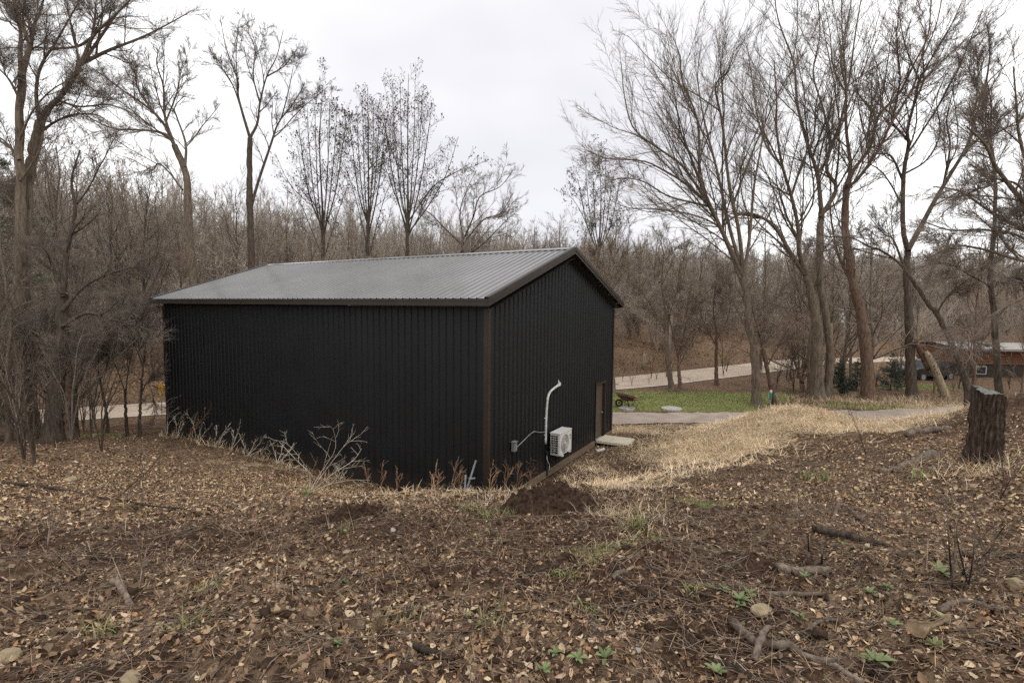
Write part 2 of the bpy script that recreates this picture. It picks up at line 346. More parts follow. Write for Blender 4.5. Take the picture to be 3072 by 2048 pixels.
ROAD = catmull([(-75,-6,.5),(-50,12,-.4),(-34,23,-1.1),(-26,28,-1.3),(-19.5,30.6,-1.25),(-8,31.6,-.8),(0,32.2,-.3),(7,33.5,0),(13,37.2,.05),(20.5,42.3,.1),(28,48,.05),(40,55,-.3),(60,63,-.6),(90,74,-.4),(200,100,2)], 90)
RW = 2.15
def road_sd(x, y):
    """Signed distance to the road's middle line (positive = the hill side) and the road's height there."""
    best = np.full(np.shape(x), 1e9); sd_ = np.zeros(np.shape(x)); zz = np.zeros(np.shape(x))
    for a, b in zip(ROAD[:-1], ROAD[1:]):
        ab = b[:2] - a[:2]; l2 = ab @ ab
        t = np.clip(((x - a[0]) * ab[0] + (y - a[1]) * ab[1]) / l2, 0, 1)
        dx = x - (a[0] + t * ab[0]); dy = y - (a[1] + t * ab[1]); d = np.hypot(dx, dy)
        m = d < best; best = np.where(m, d, best); sd_ = np.where(m, np.where(ab[0] * dy - ab[1] * dx > 0, d, -d), sd_); zz = np.where(m, a[2] + t * (b[2] - a[2]), zz)
    return sd_, zz
def barn_dist(x, y):
    rx = x - BN[0]; ry = y - BN[1]; a = rx * BU[0] + ry * BU[1]; b = rx * BV[0] + ry * BV[1]
    dx = np.maximum(np.maximum(-a, a - W_), 0); dy = np.maximum(np.maximum(-b, b - L_), 0)
    return np.hypot(dx, dy)
DRIVE = catmull([(-6,22.6,0),(-1,23.0,0),(5,22.85,0),(10,23.1,0),(15.5,23.7,0),(22,24.9,0),(30,27.2,0),(42,33,0)], 60)
def line_dist(Ln, x, y):
    best = np.full(np.shape(x), 1e9)
    for a, b in zip(Ln[:-1], Ln[1:]):
        ab = b[:2] - a[:2]; t = np.clip(((x - a[0]) * ab[0] + (y - a[1]) * ab[1]) / (ab @ ab), 0, 1)
        best = np.minimum(best, np.hypot(x - (a[0] + t * ab[0]), y - (a[1] + t * ab[1])))
    return best
def straw_mask(x, y):
    g = lambda cx, cy, rx, ry: np.exp(-(((x - cx) / rx) ** 2 + ((y - cy) / ry) ** 2))
    m = np.maximum.reduce([g(9, 16.5, 5.2, 3.0), g(6.0, 14.6, 1.9, 2.6), g(3.6, 10.4, 1.9, 1.1) * .72, g(13.5, 18.6, 5.5, 2.6), g(10.5, 14.2, 2.6, 1.6), g(2.1, 8.3, .7, .6) * .7, g(-.1, 9.6, 1.6, .6) * .45,
                           g(2.7, 15.5, 1.3, 3.2) * .40, g(22, 26.5, 6, 1.2) * .7, g(-3.5, 10.5, 2.5, 1.2) * .55, g(-7, 14, 3, 1.0) * .5, g(5, 20.6, 3.5, .9) * .6, g(20, 28, 8, 1.2) * .5])
    return m
def height(x, y, detail=True):
    x = np.asarray(x, float); y = np.asarray(y, float)
    z = tps(x, y)
    sdv, rz = road_sd(x, y)
    e = sdv - RW
    hill = rz + 1.25 * sstep(.8, 3.6, e) + .15 * np.clip(e - 1, 0, 75) + .06 * np.clip(e - 76, 0, 60) + 2.5 * (fbm(x / 28, y / 28, 3, 5) - .5) * sstep(5, 30, e)
    k = sstep(-5.5, -RW - .2, sdv)
    z = z * (1 - k) + rz * k
    z = np.where(e > 0, hill, z)
    bd = barn_dist(x, y); k = sstep(.05, 1.3, bd); z = np.minimum(z, .015) * (1 - k) + z * k
    z = np.where(bd <= 0, -.12, z)
    if detail:
        flat = np.minimum(sstep(RW, RW + 1.2, np.abs(sdv)), sstep(1.0, 2.0, line_dist(DRIVE, x, y))) * sstep(.0, .8, bd)
        near = 1 - sstep(12, 26, np.hypot(x, y))
        n = (fbm(x * .9, y * .9, 3, 11) - .5) * .26 + (fbm(x * 2.6, y * 2.6, 4, 21, .62) - .5) * .24 * near + np.maximum(fbm(x * 9, y * 9, 3, 31, .6) - .55, 0) * .22 * near
        hum = (fbm(x * .75 + 5, y * .75, 3, 61, .6) - .45) * .55 * np.clip(straw_mask(x, y) * 1.2 - .2, 0, 1) * sstep(9, 13, np.hypot(x, y))
        z = z + (n + hum) * flat
    return z
def hz(x, y): return float(hg(np.array([x]), np.array([y]))[0])
def on_ground(px, py, y0=1.0, y1=60.0, near=True):
    """Where the ray through a pixel first meets the ground."""
    Y = np.concatenate([np.arange(y0, 14, .04), np.arange(14, y1, .12)])
    d = F_ + R_ * (px - 1536) / FPX - U_ * (py - 1024) / FPX
    P = np.array([0, 0, ZC]) + d[None] * (Y / d[1])[:, None]
    hh = hg(P[:, 0], P[:, 1]); near_wall = barn_dist(P[:, 0], P[:, 1]) < .3
    if near_wall.any(): kx = max(2, int(np.argmax(near_wall))); P, hh, Y = P[:kx], hh[:kx], Y[:kx]      # the barn stands in the way
    i = np.argmax(P[:, 2] <= hh)
    if P[i, 2] > hh[i]: i = len(Y) - 1
    return np.array([P[i, 0], P[i, 1], hh[i]])

def green_mask(x, y):
    lawn = sstep(24.1, 25.0, y) * (1 - sstep(30.0, 31.0, y - .0 * x)) * sstep(-3, 2, x) * (1 - sstep(12.2, 15.5, x + .9 * (26.5 - y)))
    g = lambda cx, cy, rx, ry: np.exp(-(((x - cx) / rx) ** 2 + ((y - cy) / ry) ** 2))
    rest = np.maximum.reduce([g(18.6, 26.6, 3.0, .9) * .95, g(27, 33, 3, 1.5) * .8, g(2.3, 5.95, .55, .22), g(.9, 4.1, .5, .26) * .78, g(-.2, 4.6, .25, .15) * .6, g(-.15, 8.6, .8, .25) * .55, g(.35, 3.9, .2, .15) * .6, g(14.5, 27.8, 1.5, .8) * .8, g(-16, 18.6, 4, 1.5) * .50, g(0, 14, .1, .1)])
    return np.maximum(lawn * .9, rest)
SOILB = ((-3.4,4.2,1.2,.5),(-1.3,4.6,1.5,.35),(1.0,4.4,1.5,1.2),(-.1,3.2,.8,.4),(.95,2.9,.5,.6),(.8,7.2,1.6,.8),(-1.9,2.05,.5,.3),(-1.2,5.9,1.2,.3),(2.6,5.4,1.2,.5))
LEAFB = ((-4,8.2,3.4,2.4),(-5,9.5,4.5,3.2),(-2.6,7.6,1.6,1.2),(-.6,2.6,.9,.3),(-2,2.5,1.2,.45),(-1.7,3.4,1.0,.4),(2.4,2.6,.9,.6),(4.2,5.2,1.8,1.8),(-7,6,3,3),(-10,11,4,4),(7,6.5,2,2.5),(.2,2.3,.7,.25))
def blobs(B, x, y): return np.maximum.reduce([np.exp(-(((x - a) / c) ** 2 + ((y - b) / d) ** 2)) for a, b, c, d in B])
def litter_mask(x, y):
    m = .46 + .5 * (fbm(x * .8 + 3, y * .8, 4, 41) - .5)
    return np.clip(m + .55 * blobs(LEAFB, x, y) - .55 * blobs(SOILB, x, y) + .2 * sstep(20, 36, y), 0, 1)

def grid_axis(n, lo, hi, s):
    a, b = np.arcsinh(lo / s), np.arcsinh(hi / s); return s * np.sinh(np.linspace(a, b, n))
gx = grid_axis(600, -700, 700, 2.2); gy = grid_axis(640, -60, 900, 2.4) + .8
XX, YY = np.meshgrid(gx, gy); xf, yf = XX.ravel(), YY.ravel()
zf = height(xf, yf)
nx, ny = len(gx), len(gy)
ii = (np.arange(ny - 1)[:, None] * nx + np.arange(nx - 1)[None]).ravel()
gQ = np.stack([ii, ii + 1, ii + nx + 1, ii + nx], 1)
def bil(Z, x, y):
    i = np.clip(np.searchsorted(gx, x) - 1, 0, nx - 2); j = np.clip(np.searchsorted(gy, y) - 1, 0, ny - 2)
    u = (x - gx[i]) / (gx[i + 1] - gx[i]); v = (y - gy[j]) / (gy[j + 1] - gy[j])
    return (Z[j, i] * (1 - u) + Z[j, i + 1] * u) * (1 - v) + (Z[j + 1, i] * (1 - u) + Z[j + 1, i + 1] * u) * v
ZG = zf.reshape(ny, nx); SDG = road_sd(xf, yf)[0].reshape(ny, nx)
def hg(x, y): return bil(ZG, np.asarray(x, float), np.asarray(y, float))
def edge(x, y): return bil(SDG, np.asarray(x, float), np.asarray(y, float)) - RW
msk = np.stack([straw_mask(xf, yf), green_mask(xf, yf), litter_mask(xf, yf)], 1)
ground = link('ground', mesh_np('ground', np.stack([xf, yf, zf], 1), gQ, colors=msk), MT['ground']); tag(ground, kind='structure')

def strip(name, Ln, hw, mat, dz, jag=0.0, seed=0, off=0.0, kind='structure', nw=7):
    Ln = catmull(Ln, 240); t = np.gradient(Ln[:, :2], axis=0); t /= np.linalg.norm(t, axis=1)[:, None]; nrm = np.stack([-t[:, 1], t[:, 0]], 1)
    V = []
    for j in range(nw):
        f = -1 + 2 * j / (nw - 1); k = hw * f + off
        if j in (0, nw - 1): k = k + np.sign(f) * jag * (fbm(np.arange(240) * .35, np.full(240, 3.1 + j), 3, seed) - .5) * 2
        xy = Ln[:, :2] + nrm * (k[:, None] if hasattr(k, '__len__') else k); V.append(np.c_[xy, hg(xy[:, 0], xy[:, 1]) + dz])
    V = np.stack(V, 1).reshape(-1, 3)
    i = (np.arange(239)[:, None] * nw + np.arange(nw - 1)[None]).ravel()
    return tag(link(name, mesh_np(name, V, np.stack([i, i + nw, i + nw + 1, i + 1], 1)), mat), kind=kind)
strip('road', ROAD, RW, MT['road'], .03)
strip('road_marking', ROAD, .06, MT['line'], .036, off=-RW + .16, nw=2)
strip('road_marking', ROAD, .06, MT['line'], .036, off=RW - .16, nw=2)
strip('driveway', DRIVE, 1.24, MT['drive'], .03, jag=.22, seed=3)

# ------------------------------------------------------------------ barn
barn = tag(empty('barn', (BN[0], BN[1], 0), TH), 'black ribbed steel pole barn with grey metal gable roof in the clearing', 'barn')
HE, SL, OE, OG = 5.0434, .33446, .3443, .2575     # wall height at the eave, roof slope, overhangs
PITCH_RIB = .2286
def rib_profile(length):
    s = [0.0]; d = [0.0]
    c = PITCH_RIB / 2
    while c < length - .04:
        for a, b in ((-.026, 0), (-.012, .021), (.012, .021), (.026, 0)): s.append(c + a); d.append(b * 1.3)
        for q in (.085, .143):
            if c + q + .01 < length:
                for a, b in ((-.008, 0), (0, .002), (.008, 0)): s.append(c + q + a); d.append(b)
        c += PITCH_RIB
    s.append(length); d.append(0.0); return s, d
def wall(length, place, top, openings=()):
    """Ribbed sheet: place(s, d, z) -> local point; openings = (s0, s1, z_top)."""
    s, d = rib_profile(length); mb = MB(); vs = []; fs = []
    for i in range(len(s) - 1):
        sm = (s[i] + s[i + 1]) / 2; z0 = 0.0
        for a, b, zt in openings:
            if a < sm < b: z0 = zt
        b0 = len(vs)
        vs += [place(s[i], d[i], z0), place(s[i + 1], d[i + 1], z0), place(s[i + 1], d[i + 1], top(s[i + 1])), place(s[i], d[i], top(s[i]))]
        fs.append((b0, b0 + 1, b0 + 2, b0 + 3))
    mb.add(vs, fs); return mb
gtop = lambda s: HE - .03 + SL * (min(s, W_ - s))
D0, D1, DZ = 7.40, 8.38, 2.19
wall(W_, lambda s, d, z: (s, -d, z), gtop, [(D0, D1, DZ)]).build('wall', MT['siding'], barn)
wall(W_, lambda s, d, z: (s, L_ + d, z), gtop).build('wall', MT['siding'], barn)
wall(L_, lambda s, d, z: (-d, s, z), lambda s: HE - .03).build('wall', MT['siding'], barn)
wall(L_, lambda s, d, z: (W_ + d, s, z), lambda s: HE - .03).build('wall', MT['siding'], barn)
for cx, cy in ((0, 0), (W_, 0), (0, L_), (W_, L_)):
    sx = -1 if cx == 0 else 1; sy = -1 if cy == 0 else 1; m = MB()
    m.box((cx - sx * .03, cy + sy * .028, HE / 2 - .04), (.12, .012, HE - .08)); m.box((cx + sx * .028, cy - sy * .035, HE / 2 - .04), (.012, .12, HE - .08))
    m.build('corner_trim', MT['trim'], barn)
m = MB()
m.box((D0 / 2 - .06, -.03, .02), (D0 - .14, .04, .20)); m.box(((D1 + W_) / 2 + .04, -.03, .02), (W_ - D1 - .08, .04, .20))
m.build('base_board', MT['wood_base'], barn)
m = MB(); m.box((-.03, L_ / 2, .02), (.04, L_ - .16, .20)); m.build('base_board', MT['trim'], barn)
# roof: two ribbed sheets, each its own slope, with soffit below
ZE = 5.2042; ZR = ZE + SL * (W_ / 2 + OE)
roof = None
LT = L_ + 2 * OG
s, d = rib_profile(LT)
def slope_sheet(side):
    mb = MB(); vs = []; fs = []
    xe, xr = (-OE, W_ / 2) if side < 0 else (W_ + OE, W_ / 2)
    nrm = Vector((side * SL, 0, 1)).normalized(); K = 8
    for i in range(len(s)):
        for k in range(K + 1):
            t = k / K; x = xe + (xr - xe) * t; z = ZE + (ZR - ZE) * t; vs.append((x + nrm.x * d[i], -OG + s[i], z + nrm.z * d[i]))
    for i in range(len(s) - 1):
        for k in range(K): a = i * (K + 1) + k; fs.append((a, a + 1, a + K + 2, a + K + 1))
    mb.add(vs, fs)
    # screws in rows across the sheet
    c = PITCH_RIB / 2 + .05
    while c < LT - .05:
        for k in range(1, 9):
            t = k / 9; x = xe + (xr - xe) * t; z = ZE + (ZR - ZE) * t + .004; q = Vector((x, -OG + c, z))
            mb.add([q + Vector((a * .009, b * .009, .0 - side * -a * .009 * -SL)) + nrm * .006 for a, b in ((-1, -1), (1, -1), (1, 1), (-1, 1))], [(0, 1, 2, 3)])
        c += PITCH_RIB
    return mb
roof = slope_sheet(-1)
r2 = slope_sheet(1); roof.add(r2.v, r2.f)
roof = roof.build('roof', MT['roof'], barn)
# ridge cap
m = MB(); cw = .17
prof = [(W_ / 2 - cw, ZR - cw * SL + .026), (W_ / 2 - cw, ZR - cw * SL + .036), (W_ / 2 - .03, ZR + .036), (W_ / 2, ZR + .044), (W_ / 2 + .03, ZR + .036), (W_ / 2 + cw, ZR - cw * SL + .036), (W_ / 2 + cw, ZR - cw * SL + .026), (W_ / 2, ZR + .03)]
m.prism(prof, -OG - .02, L_ + OG + .02); m.build('ridge_cap', MT['roof'], roof)
# eave fascia, rake trim and soffit
HF = .165
for xe, sg in ((-OE, -1), (W_ + OE, 1)):
    m = MB(); m.box((xe + sg * .012, L_ / 2, ZE - HF / 2 - .01), (.024, LT, HF)); m.box((xe + sg * .028, L_ / 2, ZE - .035), (.012, LT, .05)); m.build('fascia', MT['trim'], roof)
for y0, sg in ((-OG, -1), (L_ + OG, 1)):
    m = MB()
    for xe, xs in ((-OE - .03, 1), (W_ + OE + .03, -1)):
        xr = W_ / 2; zz = ZE - .03 * SL
        for yy, th_, h0, h1 in ((y0 + sg * .012, .024, .045, -HF), (y0 + sg * .032, .016, .052, -.07), (y0 - sg * .06, .11, .052, .036)):
            vs = [(xe, yy - th_ / 2, zz + h0), (xr, yy - th_ / 2, ZR + h0), (xr, yy - th_ / 2, ZR + h1), (xe, yy - th_ / 2, zz + h1)]
            vs += [(a, b + th_, c) for a, b, c in vs]
            m.add(vs, [(0, 1, 2, 3), (7, 6, 5, 4), (0, 4, 5, 1), (1, 5, 6, 2), (2, 6, 7, 3), (3, 7, 4, 0)])
    m.build('rake_trim', MT['trim'], roof)
m = MB()
for xe, sg in ((-OE, -1), (W_ + OE, 1)):
    xw = 0 if sg < 0 else W_
    m.add([(xe, -OG, ZE - HF), (xw, -OG, ZE - HF), (xw, L_ + OG, ZE - HF), (xe, L_ + OG, ZE - HF)], [(0, 1, 2, 3)])
for y0, y1 in ((-OG, 0), (L_, L_ + OG)):
    m.add([(0, y0, HE - .035), (W_ / 2, y0, HE - .035 + SL * W_ / 2), (W_ / 2, y1, HE - .035 + SL * W_ / 2), (0, y1, HE - .035)], [(0, 1, 2, 3)])
    m.add([(W_, y0, HE - .035), (W_ / 2, y0, HE - .035 + SL * W_ / 2), (W_ / 2, y1, HE - .035 + SL * W_ / 2), (W_, y1, HE - .035)], [(0, 1, 2, 3)])
m.build('soffit', MT['soffit'], roof)
# door set back in the gable wall
m = MB(); m.box(((D0 + D1) / 2, .10, .06 + (DZ - .06) / 2), (D1 - D0 - .08, .045, DZ - .12)); door = m.build('door', MT['door'], barn, bevel=.004)
m = MB()
m.box((D0 + .02, .05, DZ / 2), (.04, .15, DZ)); m.box((D1 - .02, .05, DZ / 2), (.04, .15, DZ)); m.box(((D0 + D1) / 2, .05, DZ - .02), (D1 - D0 - .08, .15, .04))
m.box((D0 - .03, -.028, DZ / 2 + .03), (.06, .012, DZ + .06)); m.box((D1 + .03, -.028, DZ / 2 + .03), (.06, .012, DZ + .06)); m.box(((D0 + D1) / 2, -.028, DZ + .03), (D1 - D0, .012, .06))
m.build('door_frame', MT['trim'], door)
m = MB(); m.box(((D0 + D1) / 2, .03, .035), (D1 - D0 - .082, .2, .05)); m.build('threshold', MT['concrete_grey'], door)
m = MB(); m.tube([(D1 - .14, .075, 1.02), (D1 - .14, .02, 1.02)], .022, 8); m.tube([(D1 - .15, .02, 1.02), (D1 - .26, .02, 1.02)], .011, 8); m.build('handle', MT['steel'], door)
BZ = Vector((BN[0], BN[1], 0)); BM = Matrix.Translation(BZ) @ Matrix.Rotation(TH, 4, 'Z')
def barn_pt(x, y, z): q = BM @ Vector((x, y, z)); return (q.x, q.y, q.z)
# heat pump on the gable wall
ac = tag(empty('heat_pump', barn_pt(3.25, -.12, .62), TH), 'white outdoor heat pump unit with round fan grille hung on the barn wall', 'heat pump')
AW, AD, AH = .86, .33, .66
m = MB(); m.box((AW / 2, -AD / 2 - .02, AH / 2), (AW, AD, AH)); body = m.build('cabinet', MT['white'], ac, bevel=.018)
m = MB(); m.box((AW / 2, -AD / 2 - .02, AH + .008), (AW + .02, AD + .02, .028)); m.build('top_cover', MT['white'], ac, bevel=.008)
m = MB(); m.box((-.003, -AD / 2 - .0, AH / 2 + .01), (.012, AD - .10, AH - .1)); lou = m.build('coil_opening', MT['grille_dark'], ac)
m = MB()
for k in range(1, 4): m.box((-.012, -.02 - AD * .10 - k * (AD - .12) / 4 + .02, AH / 2 + .01), (.010, .008, AH - .1))
for k in range(0, 9): m.box((-.014, -AD / 2, .06 + k * (AH - .1) / 8), (.010, AD - .10, .010))
m.build('guard_bars', MT['white_dirty'], lou)
fc = Vector((AW * .40, -AD - .022, AH * .5)); m = MB()
m.tube([fc + Vector((0, .03, 0)), fc + Vector((0, -.004, 0))], [.275, .275], 40); fan = m.build('fan_opening', MT['fan_grey'], ac, smooth=False)
m = MB()
for k in range(1, 12):
    r = .026 * k - .01
    pts = [fc + Vector((r * math.cos(a), -.014, r * math.sin(a))) for a in np.linspace(0, 2 * math.pi, 33)]; m.tube(pts, .0038, 4, cap=False)
for k in range(8):
    a = k * math.pi / 4; m.tube([fc + Vector((0, -.013, 0)), fc + Vector((.285 * math.cos(a), -.013, .285 * math.sin(a)))], .004, 4)
m.tube([fc + Vector((0, -.008, 0)), fc + Vector((0, -.022, 0))], .04, 20)
m.build('fan_guard', MT['white_dirty'], fan)
m = MB(); m.box((AW * .86, -AD - .022, AH * .75), (.10, .004, .07)); m.build('label_plate', MT['fan_grey'], ac)
m = MB(); m.box((AW * .86, -AD - .0225, AH * .62), (.07, .004, .035)); m.build('label_plate', MT['orange'], ac)
for xx in (AW * .18, AW * .82):
    m = MB(); m.box((xx, -AD - .03, -.012), (.14, .05, .028)); m.build('foot', MT['white_dirty'], ac, bevel=.006)
    m = MB(); m.box((xx, -.13, -.045), (.04, .42, .035)); m.box((xx, .088, -.20), (.04, .03, .34)); m.tube([(xx, .07, -.33), (xx, -.28, -.06)], .012, 6); m.build('wall_bracket', MT['black'], ac)
# line-set duct rising from behind the unit and bending into the wall
duct = tag(empty('refrigerant_duct', barn_pt(3.12, -.06, 1.2), TH), 'white plastic pipe duct curving up the barn wall from the heat pump', 'pipe duct')
pts = catmull([(0, 0, -.22), (.0, 0, .3), (.03, 0, .75), (.09, 0, 1.1), (.22, 0, 1.27), (.45, -.01, 1.36), (.78, -.01, 1.42)], 30)
m = MB(); m.tube(pts, .036, 10); m.build('duct', MT['white_dirty'], duct, smooth=True)
m = MB(); m.tube([(.76, -.01, 1.41), (.86, -.02, 1.43), (.92, 0, 1.46), (.93, .05, 1.47)], [.045, .05, .05, .05], 10); m.build('elbow', MT['white_dirty'], duct, smooth=True)
m = MB(); m.box((.93, .055, 1.50), (.11, .04, .13)); m.build('wall_flange', MT['white_dirty'], duct, bevel=.01)
for z in (.05, .55): m = MB(); m.box((0, .015, z), (.11, .045, .03)); m.build('strap', MT['white_dirty'], duct)
# disconnect box and its whip
dis = tag(empty('disconnect_box', barn_pt(1.20, -.03, 1.22), TH), 'small grey electrical disconnect box fixed low on the black gable wall', 'electrical box')
m = MB(); m.box((.0, -.05, .13), (.15, .10, .25)); m.build('box', MT['grey_pvc'], dis, bevel=.008)
m = MB(); m.box((.0, -.055, .262), (.17, .13, .018)); m.build('lid', MT['grey_pvc'], dis); m = MB(); m.box((.0, -.106, .06), (.03, .015, .04)); m.build('latch', MT['steel'], dis)
wh = tag(empty('cable_whip', barn_pt(1.28, -.05, 1.28), TH), 'thin grey flexible conduit running from the disconnect box to the heat pump', 'conduit')
m = MB(); m.tube(catmull([(0, -.02, 0), (.35, 0, .06), (.8, .01, .17), (1.05, 0, .215), (1.12, .0, .215), (1.3, 0, .16), (1.55, 0, .10), (1.9, -.02, .04)], 24), .014, 7); m.build('conduit', MT['grey_pvc'], wh, smooth=True)
dr = tag(empty('drain_hose', barn_pt(3.2, -.06, .6), TH), 'thin dangling drain hose below the heat pump', 'hose')
m = MB(); m.tube(catmull([(0, 0, .05), (.0, -.02, -.12), (.05, -.03, -.22), (.13, -.03, -.30), (.15, -.03, -.5)], 16), .012, 6); m.build('hose', MT['white_dirty'], dr, smooth=True)
bt = MB(); bt.tube(catmull([(.02, 0, .12), (.02, 0, -.3), (.04, .0, -.62)], 8), .035, 8); bt.build('dark_sleeve', MT['black'], dr)
# stepping slab at the door
sl = MB(); sl.box((0, 0, 0), (1.18, .98, .10)); so = sl.build('doorstep_slab', MT['concrete'], None, bevel=.012)
so.location = (3.93, 18.68, .055); so.rotation_euler = (0, 0, TH - math.radians(88)); tag(so, 'pale concrete doorstep slab on the dirt outside the barn door', 'slab')

# ------------------------------------------------------------------ things around the yard
def lid(x, y, r, label):
    z = hz(x, y); m = MB(); m.tube([(x, y, z - .04), (x, y, z + .07), (x, y, z + .085)], [r, r, r - .02], 28); o = m.build('septic_lid', MT['concrete_grey'])
    tag(o, label, 'concrete lid', 'round concrete lids on the lawn'); return o
lid(5.78, 25.1, .42, 'round concrete lid on the lawn under the wheelbarrow'); lid(8.0, 25.0, .5, 'round concrete lid lying bare on the lawn beside the driveway')
wb = tag(empty('wheelbarrow', (5.75, 25.15, hz(5.75, 25.15) + .085), -.12), 'rusty old wheelbarrow parked on the lawn beyond the barn', 'wheelbarrow')
m = MB()
top = [(-.52, -.33, .68), (.46, -.30, .50), (.46, .30, .50), (-.52, .33, .68)]; botm = [(-.20, -.20, .36), (.30, -.19, .33), (.30, .19, .33), (-.20, .20, .36)]
ti = [(a * .97, b * .96, c + .0) for a, b, c in top]; bi = [(a * .95, b * .94, c + .02) for a, b, c in botm]
m.add(top + botm + ti + bi, [(0, 1, 5, 4), (1, 2, 6, 5), (2, 3, 7, 6), (3, 0, 4, 7), (4, 5, 6, 7), (8, 12, 13, 9), (9, 13, 14, 10), (10, 14, 15, 11), (11, 15, 12, 8), (12, 15, 14, 13), (0, 8, 9, 1), (1, 9, 10, 2), (2, 10, 11, 3), (3, 11, 8, 0)])
for a in range(4): m.tube([top[a], top[(a + 1) % 4]], .014, 6)
m.build('tray', MT['rust'], wb)
wl = MB(); wl.tube([(-.34, -.05, .19), (-.34, .05, .19)], .045, 10); w = wl.build('wheel', MT['rust'], wb)
wt = MB(); wt.tube([(-.34 + .15 * math.cos(a), 0, .19 + .15 * math.sin(a)) for a in np.linspace(0, 2 * math.pi, 25)], .045, 8, cap=False); wt.build('tyre', MT['black'], w)
for sy in (-1, 1):
    m = MB(); m.tube([(-.36, sy * .07, .19), (-.1, sy * .16, .31), (.45, sy * .26, .40), (.92, sy * .29, .47)], .016, 6); m.build('handle', MT['rust'], wb)
    m = MB(); m.tube([(.08, sy * .18, .33), (.16, sy * .22, .0), (.32, sy * .22, .0), (.40, sy * .25, .38)], .014, 6); m.tube([(.16, sy * .22, .02), (-.15, sy * .17, .30)], .01, 6); m.build('leg', MT['rust'], wb)
m = MB(); m.box((.42, -.30, .45), (.16, .02, .05)); m.build('red_bracket', MT['orange'], wb)

def sign(x, y, zg):
    t = tag(empty('road_sign', (x, y, zg), -.62), 'yellow diamond road sign seen nearly edge on beyond the barn corner', 'road sign')
    m = MB(); m.box((0, .03, .85), (.05, .03, 1.9)); m.build('post', MT['steel'], t)
    m = MB(); r = .38; m.add([(0, 0, 1.5 - r), (r, 0, 1.5), (0, 0, 1.5 + r), (-r, 0, 1.5), (0, .012, 1.5 - r), (r, .012, 1.5), (0, .012, 1.5 + r), (-r, .012, 1.5)], [(0, 1, 2, 3), (7, 6, 5, 4), (0, 4, 5, 1), (1, 5, 6, 2), (2, 6, 7, 3), (3, 7, 4, 0)])
    m.build('sign_face', MT['yellow'], t)
q = at(481, 1166, 26.2); sign(q[0], q[1], q[2] - 1.5)

def pole(px, Y, ztop, label, trans=False, lean=0.0):
    b = at(px, 1100, Y); zg = hz(b[0], b[1]); t = tag(empty('utility_pole', (b[0], b[1], zg)), label, 'utility pole', 'utility poles by the road')
    h = ztop - zg; m = MB(); m.tube([(0, 0, -.2), (lean * .5, 0, h * .5), (lean, 0, h)], [.125, .11, .09], 10); m.build('pole', MT['pole'], t, smooth=True)
    m = MB(); m.box((lean, -.11, h - .28), (1.1, .09, .10)); m.build('crossarm', MT['pole'], t)
    for k in (-.48, 0, .48):
        m = MB(); m.tube([(lean + k, -.11, h - .23), (lean + k, -.11, h - .12), (lean + k, -.11, h - .08)], [.02, .05, .03], 8); m.build('insulator', MT['transformer'], t)
    if trans:
        m = MB(); m.tube([(-.28, -.1, h - 1.45), (-.28, -.1, h - .75), (-.28, -.1, h - .70)], [.20, .20, .12], 14); tr = m.build('transformer', MT['transformer'], t, smooth=False)
        for k in (-.07, .07):
            m = MB(); m.tube([(-.28 + k, -.1, h - .72), (-.28 + k, -.1, h - .5)], .03, 8); m.build('bushing', MT['transformer'], tr)
    return (b[0] + lean, b[1] - .11, ztop - .08)
p1 = pole(2003, 36.6, 5.25, 'weathered grey utility pole standing behind a leaning trunk across the lawn', lean=.22)
p2 = pole(2524, 46, 5.4, 'utility pole carrying a pale grey transformer can among the right-hand trees', True)
for k, ll in ((-.48, 'thin power line strung between the left ends of the two pole crossarms'), (.48, 'thin power line strung between the right ends of the two pole crossarms')):
    a = np.array(p1) + (k, 0, 0); b = np.array(p2) + (k, 0, 0); s_ = np.linspace(0, 1, 24)[:, None]
    pts = a + (b - a) * s_ - np.array([0, 0, .5]) * (4 * s_ * (1 - s_)); m = MB(); m.tube([tuple(q) for q in pts], .011, 5); tag(m.build('power_line', MT['black']), ll, 'wire', 'power lines')

mk = at(2312, 1190, 26.0); mz = hz(mk[0], mk[1]); t = tag(empty('marker_post', (mk[0], mk[1], mz)), 'green plastic marker post with white cap beside the big lawn tree', 'marker post')
m = MB(); m.tube([(0, 0, 0), (0, 0, .6)], .035, 8); m.build('post', MT['pole'], t)
m = MB(); m.tube([(0, 0, .46), (0, 0, .76)], .062, 12); m.build('sleeve', MT['green_plastic'], t)
m = MB(); m.tube([(0, 0, .76), (0, 0, .86), (0, 0, .90)], [.066, .066, .03], 12); m.build('cap', MT['white_dirty'], t)
mk = on_ground(1956, 1120, 33, 60); m = MB(); m.box((0, 0, .35), (.06, .02, .9), tilt=('Y', .35)); o = m.build('survey_stake', MT['orange']); o.location = tuple(mk); tag(o, 'leaning orange survey stake on the leafy road bank', 'stake')
mk = on_ground(1931, 1108, 33, 60); m = MB(); m.tube([(0, 0, -.1), (.02, 0, .5), (.03, 0, 1.05), (.08, 0, 1.2)], [.19, .16, .15, .06], 9); o = m.build('broken_stump', MT['snag'], smooth=True); o.location = tuple(mk); tag(o, 'pale broken stump standing on the leafy bank across the road', 'stump')

